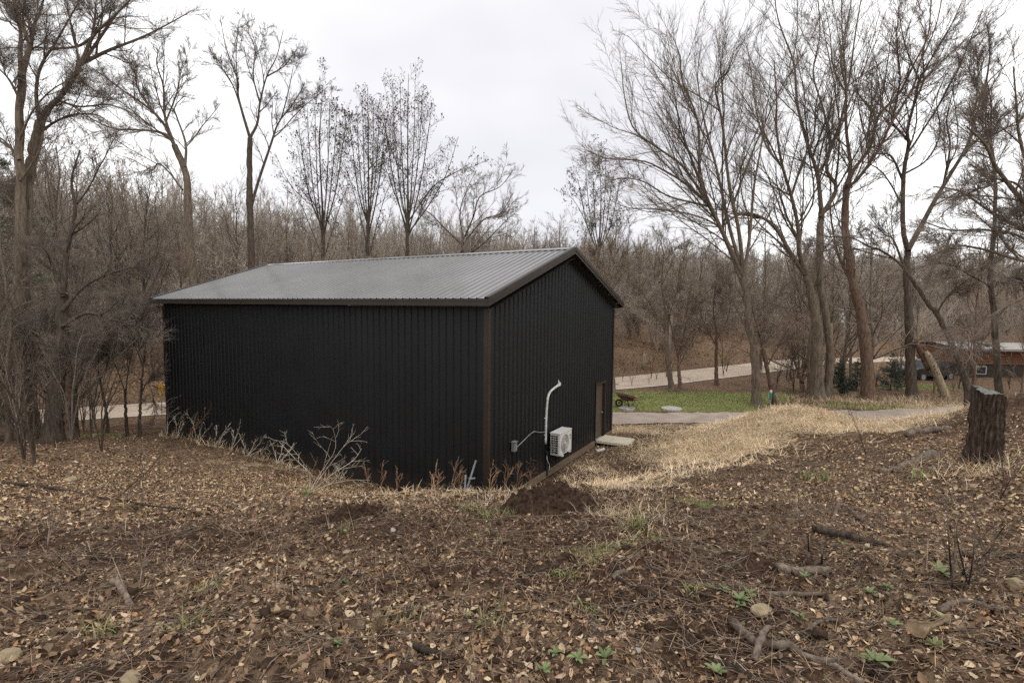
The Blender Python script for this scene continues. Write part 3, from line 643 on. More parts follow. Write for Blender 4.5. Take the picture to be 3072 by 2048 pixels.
# house and parked car far right, beyond the trees
hb = at(3010, 1125, 37.5); hzv = hz(hb[0], hb[1]); house = tag(empty('house', (hb[0], hb[1], hzv), -.10), 'low house with pale roof and orange wood siding behind the right-hand trees', 'house')
m = MB(); m.box((2, 2.5, .45), (9.5, 5, .95)); m.build('lower_wall', MT['dark_wall'], house)
m = MB(); m.box((2, 2.5, 1.55), (9.7, 5.1, 1.25))
for k in range(6): m.box((2, -.07, 1.02 + k * .2), (9.7, .06, .15))
m.build('wall', MT['orange_wood'], house)
m = MB(); m.add([(-3.4, -.9, 2.10), (7.4, -.9, 2.10), (7.4, 2.5, 2.42), (-3.4, 2.5, 2.42), (-3.4, 5.9, 2.10), (7.4, 5.9, 2.10)], [(0, 1, 2, 3), (3, 2, 5, 4)])
m.box((2, -.9, 2.06), (10.8, .05, .16)); m.build('roof', MT['pale_roof'], house)
for k in (-1.6, 3.2):
    m = MB(); m.box((k, -.05, .48), (.75, .06, .62)); wn = m.build('window', MT['white_dirty'], house); m = MB(); m.box((k, -.085, .48), (.6, .02, .48)); m.build('pane', MT['glass'], wn)
cb = at(2772, 1120, 36.5); cz = hz(cb[0], cb[1]); car = tag(empty('parked_car', (cb[0], cb[1], cz), .25), 'dark car parked behind the pale leaning snag', 'car')
m = MB(); m.prism([(-1.95, .35), (-1.95, .72), (-1.75, .88), (-.95, .95), (-.45, 1.42), (.85, 1.45), (1.55, .98), (1.98, .85), (2.02, .35)], -.85, .85); m.build('body', MT['car_black'], car, bevel=.05)
m = MB(); m.prism([(-.82, .96), (-.42, 1.36), (.80, 1.38), (1.35, 1.0)], -.87, .87); m.build('window', MT['glass'], car)
for wx in (-1.25, 1.3):
    for wy in (-.8, .8):
        m = MB(); m.tube([(wx, wy - .1, .33), (wx, wy + .1, .33)], .33, 18); w = m.build('wheel', MT['black'], car); m = MB(); m.tube([(wx, wy - .11, .33), (wx, wy + .11, .33)], .19, 14); m.build('rim', MT['steel'], w)
for sx in (-.6, .6): m = MB(); m.box((-1.955, sx, .66), (.04, .34, .14)); m.build('headlight', MT['transformer'], car)


# ------------------------------------------------------------------ trees
def unit(a): return a / np.maximum(np.linalg.norm(a, axis=-1, keepdims=True), 1e-9)
def tubes(P, R, k):
    """P (B,n,3), R (B,n) -> vertices and quads of B tapering tubes."""
    B, n = P.shape[:2]
    T = unit(np.gradient(P, axis=1)); m = unit(P[:, -1] - P[:, 0])
    ref = np.where(np.abs(m[:, 2:3]) > .8, np.array([[1.0, .2, 0]]), np.array([[0, .2, 1.0]]))[:, None]
    X = unit(np.cross(T, np.broadcast_to(ref, T.shape))); Y = np.cross(T, X)
    a = np.arange(k) * 2 * np.pi / k
    V = P[:, :, None] + (X[:, :, None] * np.cos(a)[None, None, :, None] + Y[:, :, None] * np.sin(a)[None, None, :, None]) * R[:, :, None, None]
    i = np.arange(n - 1)[:, None] * k; j = np.arange(k)[None]; jn = (j + 1) % k
    q = np.stack([i + j, i + jn, i + k + jn, i + k + j], -1).reshape(-1, 4)
    Q = (q[None] + (np.arange(B) * n * k)[:, None, None]).reshape(-1, 4)
    return V.reshape(-1, 3), Q
def grow(P, R, m, t0, t1, lr, ang, n, wob, up, rr, g, rmin=.004, taper=.35, tdec=.5, lmin=0.0, cull=False):
    """Children of every branch: m each between t0 and t1 of its length."""
    B, npt = P.shape[:2]
    seg = np.linalg.norm(np.diff(P, axis=1), axis=2); LP = seg.sum(1)
    t = t0 + (t1 - t0) * (np.arange(m)[None] + g.random((B, m))) / m
    f = t * (npt - 1); i = np.minimum(f.astype(int), npt - 2); w = (f - i)[..., None]; b = np.arange(B)[:, None]
    p0 = P[b, i] * (1 - w) + P[b, i + 1] * w; T = unit(P[b, i + 1] - P[b, i]); r0 = R[b, i] * (1 - w[..., 0]) + R[b, i + 1] * w[..., 0]
    Ln = np.maximum(LP[:, None] * lr * (1 - tdec * t) * g.uniform(.55, 1.3, (B, m)), lmin)
    perp = unit(np.cross(T, g.normal(size=T.shape))); a = ang * g.uniform(.65, 1.35, (B, m))[..., None]
    D = unit(np.cos(a) * T + np.sin(a) * perp); D[..., 2] += up; D = unit(D)
    p0 = p0.reshape(-1, 3); D = D.reshape(-1, 3); Ln = Ln.ravel(); r0 = r0.ravel()
    if cull:   # short branches carry few twigs, long ones many
        kp = g.random(len(Ln)) < np.clip(Ln / np.percentile(Ln, 82), .04, 1); p0, D, Ln, r0 = p0[kp], D[kp], Ln[kp], r0[kp]
    M = len(Ln)
    out = np.empty((M, n, 3)); out[:, 0] = p0; st = (Ln / (n - 1))[:, None]
    for kx in range(1, n):
        out[:, kx] = out[:, kx - 1] + D * st
        D = D + g.normal(size=D.shape) * wob; D[:, 2] += up * .35; D = unit(D)
    rb = np.maximum(np.minimum(r0 * rr, Ln * .03), rmin)
    return out, rb[:, None] * (1 - (1 - taper) * np.linspace(0, 1, n))[None]
def join(parts):
    Vs, Qs, o = [], [], 0
    for V, Q in parts: Vs.append(V); Qs.append(Q + o); o += len(V)
    return np.concatenate(Vs), np.concatenate(Qs)
def seeds(P, g, m, size):
    """Small cone-like clusters at the twig ends: two crossed diamonds each."""
    e = P[:, -1]; e = e[g.random(len(e)) < m]; n = len(e); s_ = size * g.uniform(.6, 1.4, n)
    d = unit(g.normal(size=(n, 3)) + np.array([0, 0, 1.4])); x = unit(np.cross(d, g.normal(size=(n, 3)))); y = np.cross(d, x)
    V = []; s3 = s_[:, None]
    V = np.stack([e, e + d * s3 * .5 + x * s3 * .32, e + d * s3 * 1.1, e + d * s3 * .5 - x * s3 * .32, e + d * s3 * .5 + y * s3 * .32, e + d * s3 * .5 - y * s3 * .32], 1).reshape(-1, 3)
    b = np.arange(n)[:, None] * 6
    Q = np.concatenate([b + np.array([[0, 1, 2, 3]]), b + np.array([[0, 4, 2, 5]])])
    return V, Q
STY = { # each generation: (m, t0, t1, length, angle, points, wobble, upward, radius)
 'vase':   [(10, .08, .99, .46, .50, 11, .06, .06, .45), (12, .06, 1.0, .44, .50, 6, .08, .04, .55), (9, .06, 1., .58, .48, 4, .09, .03, .6)],
 'spread': [(9, .12, .98, .44, .70, 10, .09, .04, .45), (11, .06, 1.0, .46, .62, 6, .11, .03, .55), (9, .08, 1., .56, .56, 4, .12, .02, .6)],
 'arching':[(10, .12, .98, .36, .60, 9, .09, .02, .45), (11, .08, 1.0, .48, .52, 6, .10, .0, .55), (9, .08, 1., .54, .5, 4, .1, .0, .6)],
 'tulip':  [(8, .15, .98, .30, .75, 8, .09, .08, .42), (10, .1, 1.0, .46, .65, 5, .11, .06, .55), (6, .15, 1., .5, .6, 3, .12, .05, .6)],
 'sparse': [(8, .2, .98, .36, .7, 8, .13, .06, .45), (10, .1, 1.0, .44, .65, 6, .13, .04, .55), (8, .1, 1., .50, .6, 4, .14, .02, .6)],
}
def hero(name, label, Y0, trunks, limbs, style, bmat, tmat, seed, rmin=.0062, group=None, cone=0, cat='bare tree', dy=.35, extra=None, fork=2):
    """A tree whose trunk and limbs follow the ones in the photograph, each swinging nearer or farther as it leaves the trunk; twigs are grown from them.
    trunks / limbs: (r0, r1, [(px, py), ...])."""
    g = np.random.default_rng(seed)
    paths = []; rad = []; main = []
    def to3(pts, Ya, Yb): return np.array([at(a, b, Ya + (Yb - Ya) * i / max(1, len(pts) - 1)) for i, (a, b) in enumerate(pts)])
    for r0, r1, pts in trunks:
        r0 *= .86; r1 *= .80; w = catmull(to3(pts, Y0, Y0 + g.uniform(-.3, .3)), 30); paths.append(w); rad.append(r0 + (r1 - r0) * np.linspace(0, 1, 30) ** .8)
    base = paths[0][0].copy(); gz = hz(base[0], base[1]); 
    drop = np.array([base[0], base[1], min(gz, base[2]) - .15])
    nfl = 5; fl = np.linspace(0, 1, nfl)[:, None]
    paths[0] = np.vstack([drop + (paths[0][0] - drop) * fl[:-1], paths[0]]) if base[2] - drop[2] > .12 else paths[0]
    rr_ = rad[0]; k = len(paths[0]) - len(rr_); rad[0] = np.r_[np.full(k, rr_[0]), rr_]
    hgt = paths[0][:, 2] - paths[0][0, 2]; rad[0] = rad[0] * (1 + .55 * np.exp(-hgt / .35))
    LI = []; LR = []
    alltr = np.vstack(paths)
    for r0, r1, pts in limbs:
        r0 *= .74; r1 *= .9
        span = math.dist(pts[0], pts[-1]) / FPX * Y0
        # a limb leaves the trunk at the trunk's own distance, then swings nearer or farther
        dirs = g.uniform(-dy, dy) * span
        w = catmull(to3(pts, Y0, Y0 + dirs), 24); LI.append(w); LR.append(r0 + (r1 - r0) * np.linspace(0, 1, 24) ** .75)
    LI = np.array(LI); LR = np.array(LR)
    if fork:
        q = grow(LI, LR, fork, .10, .70, .60, .52, 24, .045, .04, .62, g, rmin * 2, tdec=.35); LI = np.concatenate([LI, q[0]]); LR = np.concatenate([LR, q[1]])
    root = tag(empty(name, (base[0], base[1], drop[2] + .15)), label, cat, group)
    off = np.array(root.location)
    tp = []
    for w, r in zip(paths, rad):
        w2 = w.copy(); w2[1:-1] += g.normal(size=(len(w) - 2, 3)) * .012; tp.append(tubes(w2[None], (r * (1 + .05 * g.normal(size=len(r))))[None], 10))
    tp.append(tubes(LI, LR, 7))
    st = STY[style]; C = [(LI, LR)]; cur = (LI, LR); tw = []
    if extra: # short side shoots along the trunk
        q = grow(np.array([catmull(p_, 24) for p_ in paths[:1]]), np.array([np.interp(np.linspace(0, 1, 24), np.linspace(0, 1, len(rad[0])), rad[0])]), extra, .35, .98, .16, 1.0, 8, .12, .06, .25, g, rmin); tw.append(tubes(*q, 4))
        s2 = grow(*q, 7, .2, 1, .45, .6, 5, .12, .03, .5, g, rmin); tw.append(tubes(*s2, 3))
    for li, (m, t0, t1, lr, ang, n, wob, up, rr) in enumerate(st):
        cur = grow(*cur, m, t0, t1, lr, ang, n, wob, up, rr, g, rmin * (1.5, 1.15, .95)[li], lmin=(.6, .3, .2)[li], cull=li > 0)
        if li == 0: tp.append(tubes(*cur, 5))
        else: tw.append(tubes(*cur, 3))
    V, Q = join(tp); link('trunk', mesh_np('trunk', V - off, Q), MT[bmat], root)
    nq = None
    V, Q = join(tw); mats = [MT[tmat]]; mi = None
    if cone:
        sV, sQ = seeds(cur[0], g, cone, .13); mi = np.r_[np.zeros(len(Q)), np.ones(len(sQ))]; V, Q = join([(V, Q), (sV, sQ)]); mats.append(MT['seed'])
    link('crown', mesh_np('crown', V - off, Q, mi=mi), mats, root)
    return root

hero('elm_tree', 'large vase shaped bare tree on the lawn beside the green marker post', 26.3,
 [(.29, .185, [(2270,1216),(2268,1150),(2262,1050),(2250,960),(2240,890),(2232,830)])],
 [(.15,.02,[(2240,890),(2202,783),(2163,690),(2120,610),(2059,553),(1989,510),(1928,483),(1819,475),(1758,449)]),
  (.15,.02,[(2232,830),(2170,700),(2120,605),(2050,501),(1993,457),(1906,392),(1876,305),(1863,187)]),
  (.12,.015,[(2150,660),(2098,540),(2059,436),(2041,392),(2024,283),(2011,218)]),
  (.14,.015,[(2235,840),(2163,683),(2102,544),(2098,436),(2089,348),(2046,240),(2041,174),(2019,113)]),
  (.15,.015,[(2232,830),(2189,683),(2154,523),(2120,392),(2102,305),(2093,218),(2106,131)]),
  (.16,.015,[(2232,830),(2215,683),(2189,566),(2167,370),(2146,261),(2180,218),(2202,160)]),
  (.09,.012,[(2195,750),(2159,683),(2080,645),(1971,627),(1884,623),(1830,600)]),
  (.14,.015,[(2232,830),(2250,700),(2262,560),(2285,430),(2300,330),(2315,200)]),
  (.07,.012,[(2262,1050),(2225,960),(2200,900),(2180,870),(2170,800)]),
  (.06,.012,[(2255,1000),(2300,940),(2330,880),(2345,800)]),
  (.08,.012,[(2130,620),(2010,590),(1930,545),(1860,535),(1800,560)])], 'vase', 'bark', 'twig', 11, extra=8)
hero('maple_tree', 'thick bare tree with double trunk and grey lower bark at the woods edge', 28.5,
 [(.44, .24, [(2452,1198),(2450,1075),(2452,988),(2437,900),(2420,826)]), (.26, .20, [(2480,1198),(2490,1075),(2478,950),(2462,860),(2459,748),(2461,683),(2465,631)])],
 [(.19,.03,[(2420,830),(2378,770),(2326,683),(2280,650),(2235,640),(2190,660),(2150,700)]),
  (.20,.03,[(2420,830),(2398,757),(2395,683),(2374,588),(2348,501),(2330,392),(2330,305),(2322,180)]),
  (.17,.02,[(2465,640),(2452,523),(2417,414),(2391,305),(2382,192),(2334,57),(2320,-60)]),
  (.17,.02,[(2462,650),(2509,566),(2478,501),(2513,392),(2539,283),(2522,174),(2548,44),(2560,-60)]),
  (.12,.02,[(2452,523),(2490,450),(2470,330),(2440,220),(2460,100),(2450,-30)]),
  (.10,.02,[(2374,588),(2410,480),(2440,420),(2450,300),(2480,200)]),
  (.09,.02,[(2348,501),(2300,440),(2270,340),(2255,230),(2240,130)]), (.08,.015,[(2395,683),(2440,600),(2430,480),(2400,360),(2370,240),(2350,120)]), (.08,.015,[(2470,640),(2540,580),(2590,480),(2610,350),(2640,220)]), (.07,.015,[(2374,588),(2320,560),(2260,520),(2200,500)])], 'vase', 'bark', 'twig', 12, extra=4)
hero('ash_tree', 'tall bare tree with reddish ivy bark leaning left beside the small spruces', 28.7,
 [(.40, .20, [(2606,1198),(2600,1075),(2583,944),(2561,857),(2548,770),(2535,683),(2539,557)])],
 [(.16,.02,[(2539,557),(2552,500),(2539,392),(2539,283),(2550,230),(2565,109),(2583,0),(2595,-90)]),
  (.17,.02,[(2540,560),(2565,505),(2609,444),(2626,361),(2604,314),(2574,279),(2560,180)]),
  (.12,.02,[(2626,361),(2652,327),(2696,283),(2740,196),(2783,109),(2792,22),(2800,-60)]),
  (.14,.02,[(2545,560),(2575,535),(2631,457),(2674,370),(2740,261),(2757,196),(2805,87),(2827,-10)]),
  (.12,.02,[(2561,857),(2520,780),(2500,700),(2490,600),(2500,480),(2520,380)]), (.08,.015,[(2609,444),(2660,420),(2720,340),(2780,290),(2850,200)]), (.08,.015,[(2674,370),(2700,240),(2690,120),(2700,0)]), (.07,.015,[(2539,283),(2500,200),(2490,100),(2470,0)])], 'vase', 'bark_red', 'twig', 13, extra=5)
hero('walnut_tree', 'dark wavy trunked bare tree forking low, third from the stump', 29.5,
 [(.33, .19, [(2735,1198),(2731,1075),(2726,944),(2720,814),(2724,748)])],
 [(.20,.02,[(2724,748),(2709,683),(2711,523),(2726,436),(2722,392),(2744,305),(2757,240),(2796,174),(2848,87),(2883,10)]),
  (.10,.02,[(2708,540),(2674,470),(2635,462),(2600,475)]),
  (.10,.02,[(2722,420),(2679,370),(2670,340),(2622,300),(2600,250)]),
  (.21,.02,[(2724,750),(2761,683),(2805,601),(2857,514),(2905,431),(2927,348),(2953,318),(2957,261),(2992,218),(3070,157)]),
  (.11,.02,[(2900,440),(2950,410),(2996,396),(3040,370),(3090,340)]),
  (.08,.015,[(2953,318),(2922,244),(2909,209),(2915,140)]),
  (.10,.02,[(2744,305),(2770,240),(2770,150),(2800,60)]),
  (.10,.02,[(2830,560),(2850,440),(2840,360),(2860,270)]), (.07,.015,[(2757,240),(2720,150),(2700,60),(2690,-30)]), (.08,.015,[(2957,261),(2970,150),(2960,60)]), (.08,.015,[(2711,523),(2780,480),(2820,400),(2810,300),(2840,220)])], 'spread', 'bark_dark', 'twig', 14, extra=5)
hero('leaning_tree', 'slender dark tree arching far left from behind the sawn stump', 22.5,
 [(.17, .10, [(2905,1175),(2880,1090),(2855,1030),(2810,940),(2787,914),(2740,845)])],
 [(.10,.02,[(2740,845),(2708,800),(2680,775),(2640,750),(2609,740),(2550,712),(2478,709),(2443,683)]),
  (.08,.015,[(2715,810),(2680,720),(2650,700),(2600,640)]),
  (.06,.012,[(2810,940),(2850,880),(2930,820),(2980,790)])], 'sparse', 'bark_dark', 'twig', 15)
hero('cherry_tree', 'straight slim dark trunk rising directly behind the sawn stump', 20,
 [(.14, .09, [(2996,1175),(2983,944),(2975,879),(2970,800),(2983,683)])],
 [(.09,.015,[(2983,683),(2985,600),(2983,523),(2970,436),(2975,330),(2960,240)]),
  (.05,.012,[(2975,860),(2900,820),(2840,790),(2760,800)]),
  (.05,.012,[(2980,720),(3040,640),(3100,600)]),
  (.05,.012,[(2972,840),(3030,850),(3090,845)])], 'arching', 'bark_dark', 'twig', 16, extra=8)
hero('beech_tree', 'wide tree reaching pale and dark branches in from the right edge', 13.5,
 [(.20, .15, [(3230,1190),(3220,1000),(3200,850),(3180,740)])],
 [(.11,.02,[(3180,740),(3072,610),(2990,505),(2957,436),(2900,380)]),
  (.09,.015,[(3180,750),(3072,690),(2980,640),(2880,575),(2800,560)]),
  (.08,.015,[(3190,800),(3060,780),(2960,750),(2860,735),(2800,750)]),
  (.08,.015,[(3190,730),(3100,540),(3060,420),(3050,320),(3040,200)]),
  (.07,.015,[(3200,850),(3080,720),(2960,690),(2850,690),(2760,660)]),
  (.06,.015,[(3200,860),(3100,880),(3000,930),(2900,990),(2820,1010)]),
  (.06,.012,[(3180,760),(3060,560),(2960,560),(2860,600)])], 'arching', 'bark', 'twig', 17, rmin=.004, fork=1)
# left of the clearing
hero('oak_tree', 'tall straight forked bare tree at the far left edge of the clearing', 16,
 [(.20, .13, [(75,1268),(62,1100),(58,900),(62,683),(61,540),(58,392),(65,218)])],
 [(.11,.02,[(65,225),(60,150),(62,96),(45,40),(36,-60)]),
  (.12,.02,[(65,225),(92,130),(100,80),(122,30),(145,-60)]),
  (.06,.015,[(60,300),(20,230),(-40,180)]), (.06,.012,[(61,540),(110,470),(130,400),(140,330)]), (.06,.012,[(58,480),(10,420),(-60,390)]), (.05,.012,[(92,130),(70,60),(80,-40)]), (.05,.012,[(58,420),(100,330),(170,260),(260,230)]),
  (.05,.012,[(62,640),(20,590),(-40,560)])], 'spread', 'bark', 'twig', 21, rmin=.0036, fork=1)
hero('hickory_tree', 'tall bare tree with long limbs sweeping up and right over the left woods', 16.6,
 [(.24, .16, [(95,1272),(80,1000),(72,800),(75,683),(88,520),(104,435),(120,365)])],
 [(.14,.015,[(120,365),(150,320),(187,283),(240,196),(279,109),(330,60),(390,0),(440,-60)]),
  (.09,.015,[(118,360),(109,283),(122,200),(165,131),(200,70),(240,0)]),
  (.09,.012,[(243,192),(330,150),(420,115),(500,75),(580,30)]),
  (.08,.012,[(279,109),(285,50),(290,-20)]),
  (.08,.012,[(243,196),(320,85),(357,35),(400,-10)]),
  (.07,.012,[(279,112),(230,140),(150,145),(60,142),(-30,150)]),
  (.06,.012,[(170,300),(240,320),(330,315),(420,350)]), (.06,.012,[(110,400),(200,350),(290,345),(350,390)])], 'spread', 'bark', 'twig', 22, rmin=.0036, fork=1)
hero('elm_tree', 'bare tree behind the roof with long branches sweeping left', 35,
 [(.30, .24, [(580,850),(566,683),(563,600),(562,545),(550,500),(523,435)])],
 [(.17,.02,[(523,435),(490,370),(440,320),(380,280),(300,220),(250,190)]),
  (.15,.02,[(540,470),(500,405),(420,390),(340,385),(260,350),(190,315)]),
  (.15,.02,[(523,435),(495,350),(490,260),(470,190),(480,140)]),
  (.14,.02,[(555,500),(557,430),(530,350),(525,320),(560,280)]),
  (.10,.02,[(548,570),(510,520),(475,490),(455,510),(400,480),(350,465)]),
  (.10,.02,[(490,370),(420,280),(400,200),(360,150)]), (.08,.02,[(500,360),(530,280),(540,220),(530,160)]), (.08,.015,[(523,430),(430,360),(350,300),(270,290),(200,270)])], 'arching', 'bark', 'twig', 23, rmin=.0065)
hero('cottonwood_tree', 'tall bare tree with high forked narrow crown left of the cone bearing trees', 38,
 [(.30, .22, [(756,850),(751,683),(748,545),(750,414)])],
 [(.15,.02,[(750,414),(725,330),(714,283),(714,244),(690,180),(675,130),(660,50)]),
  (.15,.02,[(750,414),(772,370),(780,310),(800,230),(830,170),(850,90)]),
  (.17,.02,[(754,620),(775,545),(812,435),(830,380),(846,348),(868,261),(880,200)]),
  (.09,.02,[(725,330),(700,260),(670,210),(640,190)]),(.09,.02,[(780,310),(760,230),(765,150),(740,90)]), (.08,.02,[(840,360),(880,310),(915,250)]), (.08,.02,[(800,230),(850,200),(890,150)])], 'sparse', 'bark_dark', 'twig', 24, rmin=.007)
def tulip(label, Y, cx, base_y, top_y, half, seed, extra_limbs=()):
    g = np.random.default_rng(seed); H = base_y - top_y; sx = cx + g.uniform(-4, 4); tr = [(.24, .14, [(cx, base_y), (sx, base_y - .22 * H), (cx + 2, base_y - .42 * H)])]
    li = [(.12, .02, [(cx + 2, base_y - .42 * H), (cx + g.uniform(-8, 8), base_y - .72 * H), (cx + g.uniform(-4, 4), top_y)])]
    for f in (-.42, .42, -.68, .68, -.2, .22):
        e = .97 - .24 * f * f - g.uniform(0, .05); li.append((.10, .018, [(cx + 1, base_y - (.24 + .1 * g.random()) * H), (cx + f * half * .55, base_y - .5 * H), (cx + f * half * .9, base_y - .75 * H), (cx + f * half, base_y - e * H)]))
    for f in (-1, 1): e = g.uniform(.55, .72); li.append((.07, .015, [(cx + f * 4, base_y - g.uniform(.18, .34) * H), (cx + f * half * .6, base_y - (e - .12) * H), (cx + f * half, base_y - e * H)]))
    li += list(extra_limbs)
    return hero('tulip_tree', label, Y, tr, li, 'tulip', 'bark_dark', 'twig', seed, rmin=.007, cone=.42, cat='tulip tree', group='cone bearing trees behind the barn', fork=1, dy=.25)
tulip('leftmost of the cone bearing trees behind the barn roof, rounded top', 45, 966, 900, 262, 105, 31)
tulip('middle of the cone bearing trees behind the barn roof, thin open crown', 46, 1104, 880, 262, 80, 32)
tulip('tallest of the cone bearing trees, peaking above the barn ridge', 45, 1222, 880, 222, 105, 33, [(.10, .02, [(1225, 700), (1290, 610), (1340, 520), (1375, 410)]), (.09, .02, [(1228, 660), (1300, 560), (1380, 510), (1410, 490)])])
tulip('smaller cone bearing tree standing just right of the barn ridge', 52, 1797, 900, 452, 95, 34)
hero('elm_tree', 'low wide bare tree with crooked limbs right of the tallest cone bearing tree', 42,
 [(.22, .16, [(1385, 900), (1385, 780), (1390, 720)])],
 [(.11,.02,[(1390,720),(1420,650),(1440,590),(1500,560),(1540,510)]), (.10,.02,[(1390,720),(1380,640),(1400,570),(1430,510)]), (.10,.02,[(1390,740),(1330,680),(1290,640),(1250,620)]), (.10,.02,[(1390,730),(1450,660),(1500,640),(1540,580)]), (.08,.02,[(1385,780),(1450,730),(1520,660),(1545,640)])], 'spread', 'bark_dark', 'twig', 35, rmin=.007)
hero('young_elm', 'slim trunk at the road side lawn edge in front of the utility pole', 30.8,
 [(.20, .12, [(2015,1166),(2005,1090),(1998,1000),(1996,930)])],
 [(.09,.015,[(1996,930),(1985,850),(1990,760),(1970,690)]), (.08,.015,[(1998,960),(2030,880),(2040,800),(2070,740)]), (.06,.012,[(2000,1000),(1960,930),(1930,880),(1900,850)])], 'sparse', 'bark', 'twig_red', 36)
hero('young_maple', 'small forked tree at the lawn edge just right of the pole trunk', 31.5,
 [(.14, .09, [(2040,1160),(2036,1100),(2032,1060)])],
 [(.07,.012,[(2032,1060),(2015,990),(2005,930),(1990,880)]), (.07,.012,[(2034,1070),(2055,990),(2062,910),(2080,830)]), (.05,.012,[(2036,1100),(2060,1050),(2090,1000)])], 'spread', 'bark_red', 'twig_red', 37)
hero('young_ash', 'thin lone trunk between the lawn and the road left of the big lawn tree', 33,
 [(.15, .11, [(2150,1148),(2148,1080),(2150,1000)])],
 [(.08,.012,[(2150,1000),(2140,920),(2150,820),(2145,720)]), (.06,.012,[(2150,1020),(2185,950),(2200,870)]), (.06,.012,[(2149,1040),(2110,960),(2090,900)])], 'spread', 'bark_red', 'twig_red', 38)
hero('leaning_sapling', 'short leaning trunk carrying the green marker sleeve beside the big lawn tree', 26.4,
 [(.16, .12, [(2325,1216),(2315,1170),(2305,1120),(2290,1050)])],
 [(.07,.012,[(2290,1050),(2265,960),(2250,900)]), (.06,.012,[(2300,1100),(2340,1030),(2380,960)])], 'sparse', 'bark_red', 'twig_red', 39)
hero('forked_sapling', 'low tree forking into a V between the big lawn tree and double trunk tree', 31,
 [(.15, .13, [(2408,1165),(2405,1140)])],
 [(.11,.02,[(2405,1142),(2385,1090),(2372,1050),(2350,1000)]), (.10,.02,[(2405,1142),(2418,1080),(2432,1030),(2440,960)]), (.06,.015,[(2405,1145),(2430,1110),(2450,1080)])], 'sparse', 'bark_red', 'twig_red', 40)
hero('roadside_tree', 'trunk seen just past the far right corner of the barn', 30.5,
 [(.20, .14, [(1838,1170),(1834,1080),(1828,980),(1826,900)])],
 [(.09,.015,[(1826,900),(1815,820),(1800,740)]), (.08,.015,[(1826,910),(1850,820),(1870,750)])], 'sparse', 'bark', 'twig_red', 41)
hero('thick_tree', 'thick dark trunk in the left woods in front of the road', 15,
 [(.27, .17, [(160,1290),(166,1180),(178,1100),(186,1000),(190,880)])],
 [(.12,.02,[(190,880),(200,760),(225,640),(215,540),(240,450)]), (.10,.02,[(188,930),(250,860),(330,820),(400,800)]), (.09,.02,[(190,890),(150,780),(110,700)]), (.08,.015,[(186,980),(260,940),(340,960),(420,980),(490,1010)]), (.07,.015,[(180,1060),(110,1000),(40,960)])], 'sparse', 'bark_dark', 'twig', 42, rmin=.0045, fork=1)
for i, (lb, Y, pts, l1) in enumerate([
  ('thin sapling forking into a Y in front of the road left of the barn', 19, [(378,1256),(376,1200),(374,1170)], [[(374,1170),(340,1080),(310,1035),(300,960)], [(376,1190),(385,1110),(398,1050),(412,975),(440,920)]]),
  ('thin curved sapling nearest the barn corner on the left', 19, [(418,1258),(422,1200),(428,1120)], [[(428,1120),(436,1040),(445,980),(440,900)], [(424,1180),(445,1150),(475,1250)], [(430,1100),(400,1020),(380,950)]]),
  ('thin sapling leaning left in front of the road left of the barn', 19.5, [(322,1258),(310,1190),(298,1130)], [[(298,1130),(288,1090),(280,1030)], [(300,1140),(330,1080),(350,1020)]]),
  ('reddish thin trunk beside the thick dark trunk in the left woods', 15.2, [(203,1290),(204,1200),(208,1120)], [[(208,1120),(212,1020),(230,900),(225,800)], [(206,1150),(240,1080),(262,1000)]]),
  ('dark narrow trunk behind the thick dark trunk in the left woods', 16.5, [(226,1272),(224,1180),(222,1100)], [[(222,1100),(226,1000),(250,900)], [(222,1120),(190,1040),(180,980)]])]):
    hero('sapling', lb, Y, [(.06 if i < 3 else .10, .045 if i < 3 else .08, pts)], [(.035, .009, q) for q in l1], 'arching', 'bark_dark' if i != 3 else 'bark_red', 'twig', 50 + i, rmin=.004, cat='sapling', dy=.2, fork=1)

# snag: the pale broken leaning trunk, and a reddish broken one
sg = at(2843, 1192, 29.0); gz = hz(sg[0], sg[1]); t = tag(empty('snag', (sg[0], sg[1], gz)), 'pale barkless broken trunk leaning left among the trees near the stump', 'dead tree')
a = at(2843, 1195, 29); b = at(2806, 1110, 29); c = at(2778, 1055, 29); d_ = at(2738, 1005, 29.1); o_ = np.array(t.location)
m = MB(); m.tube([tuple(q - o_) for q in catmull([a - (0, 0, .2), b, c], 10)], [.27, .23, .21, .20, .20, .19, .19, .18, .17, .10], 12); m.build('trunk', MT['snag'], t, smooth=True)
g = np.random.default_rng(3); m = MB(); ax = unit(c - a)
for k in range(7):
    f = g.uniform(.2, .95); q = a + (c - a) * f - o_ + np.array([g.uniform(-.10, .10), -.17, g.uniform(-.05, .05)]); m = MB(); m.tube([tuple(q + (0, .04, 0)), tuple(q - (0, .025, 0))], [.028, .035], 8); m.build('woodpecker_hole', MT['black'], t)

m = MB(); m.tube([tuple(q - o_) for q in catmull([b + (-.1, .3, 0), c + (-.12, .25, 0), d_], 8)], [.17, .17, .16, .15, .14, .13, .12, .06], 9); m.build('broken_top', MT['bark_red'], t, smooth=True)
sg = at(2490, 1190, 29.6); m = MB(); p0 = np.array([sg[0], sg[1], hz(sg[0], sg[1]) - .1])
q0 = at(2484, 1080, 29.7); q1 = at(2492, 985, 29.8); m.tube([tuple(p0), tuple(q0), tuple(q1), tuple(q1 + (.05, 0, .35))], [.2, .17, .13, .03], 9)
tag(m.build('snag', MT['snag'], smooth=True), 'upright splintered dead trunk close beside the double trunk tree', 'dead tree')

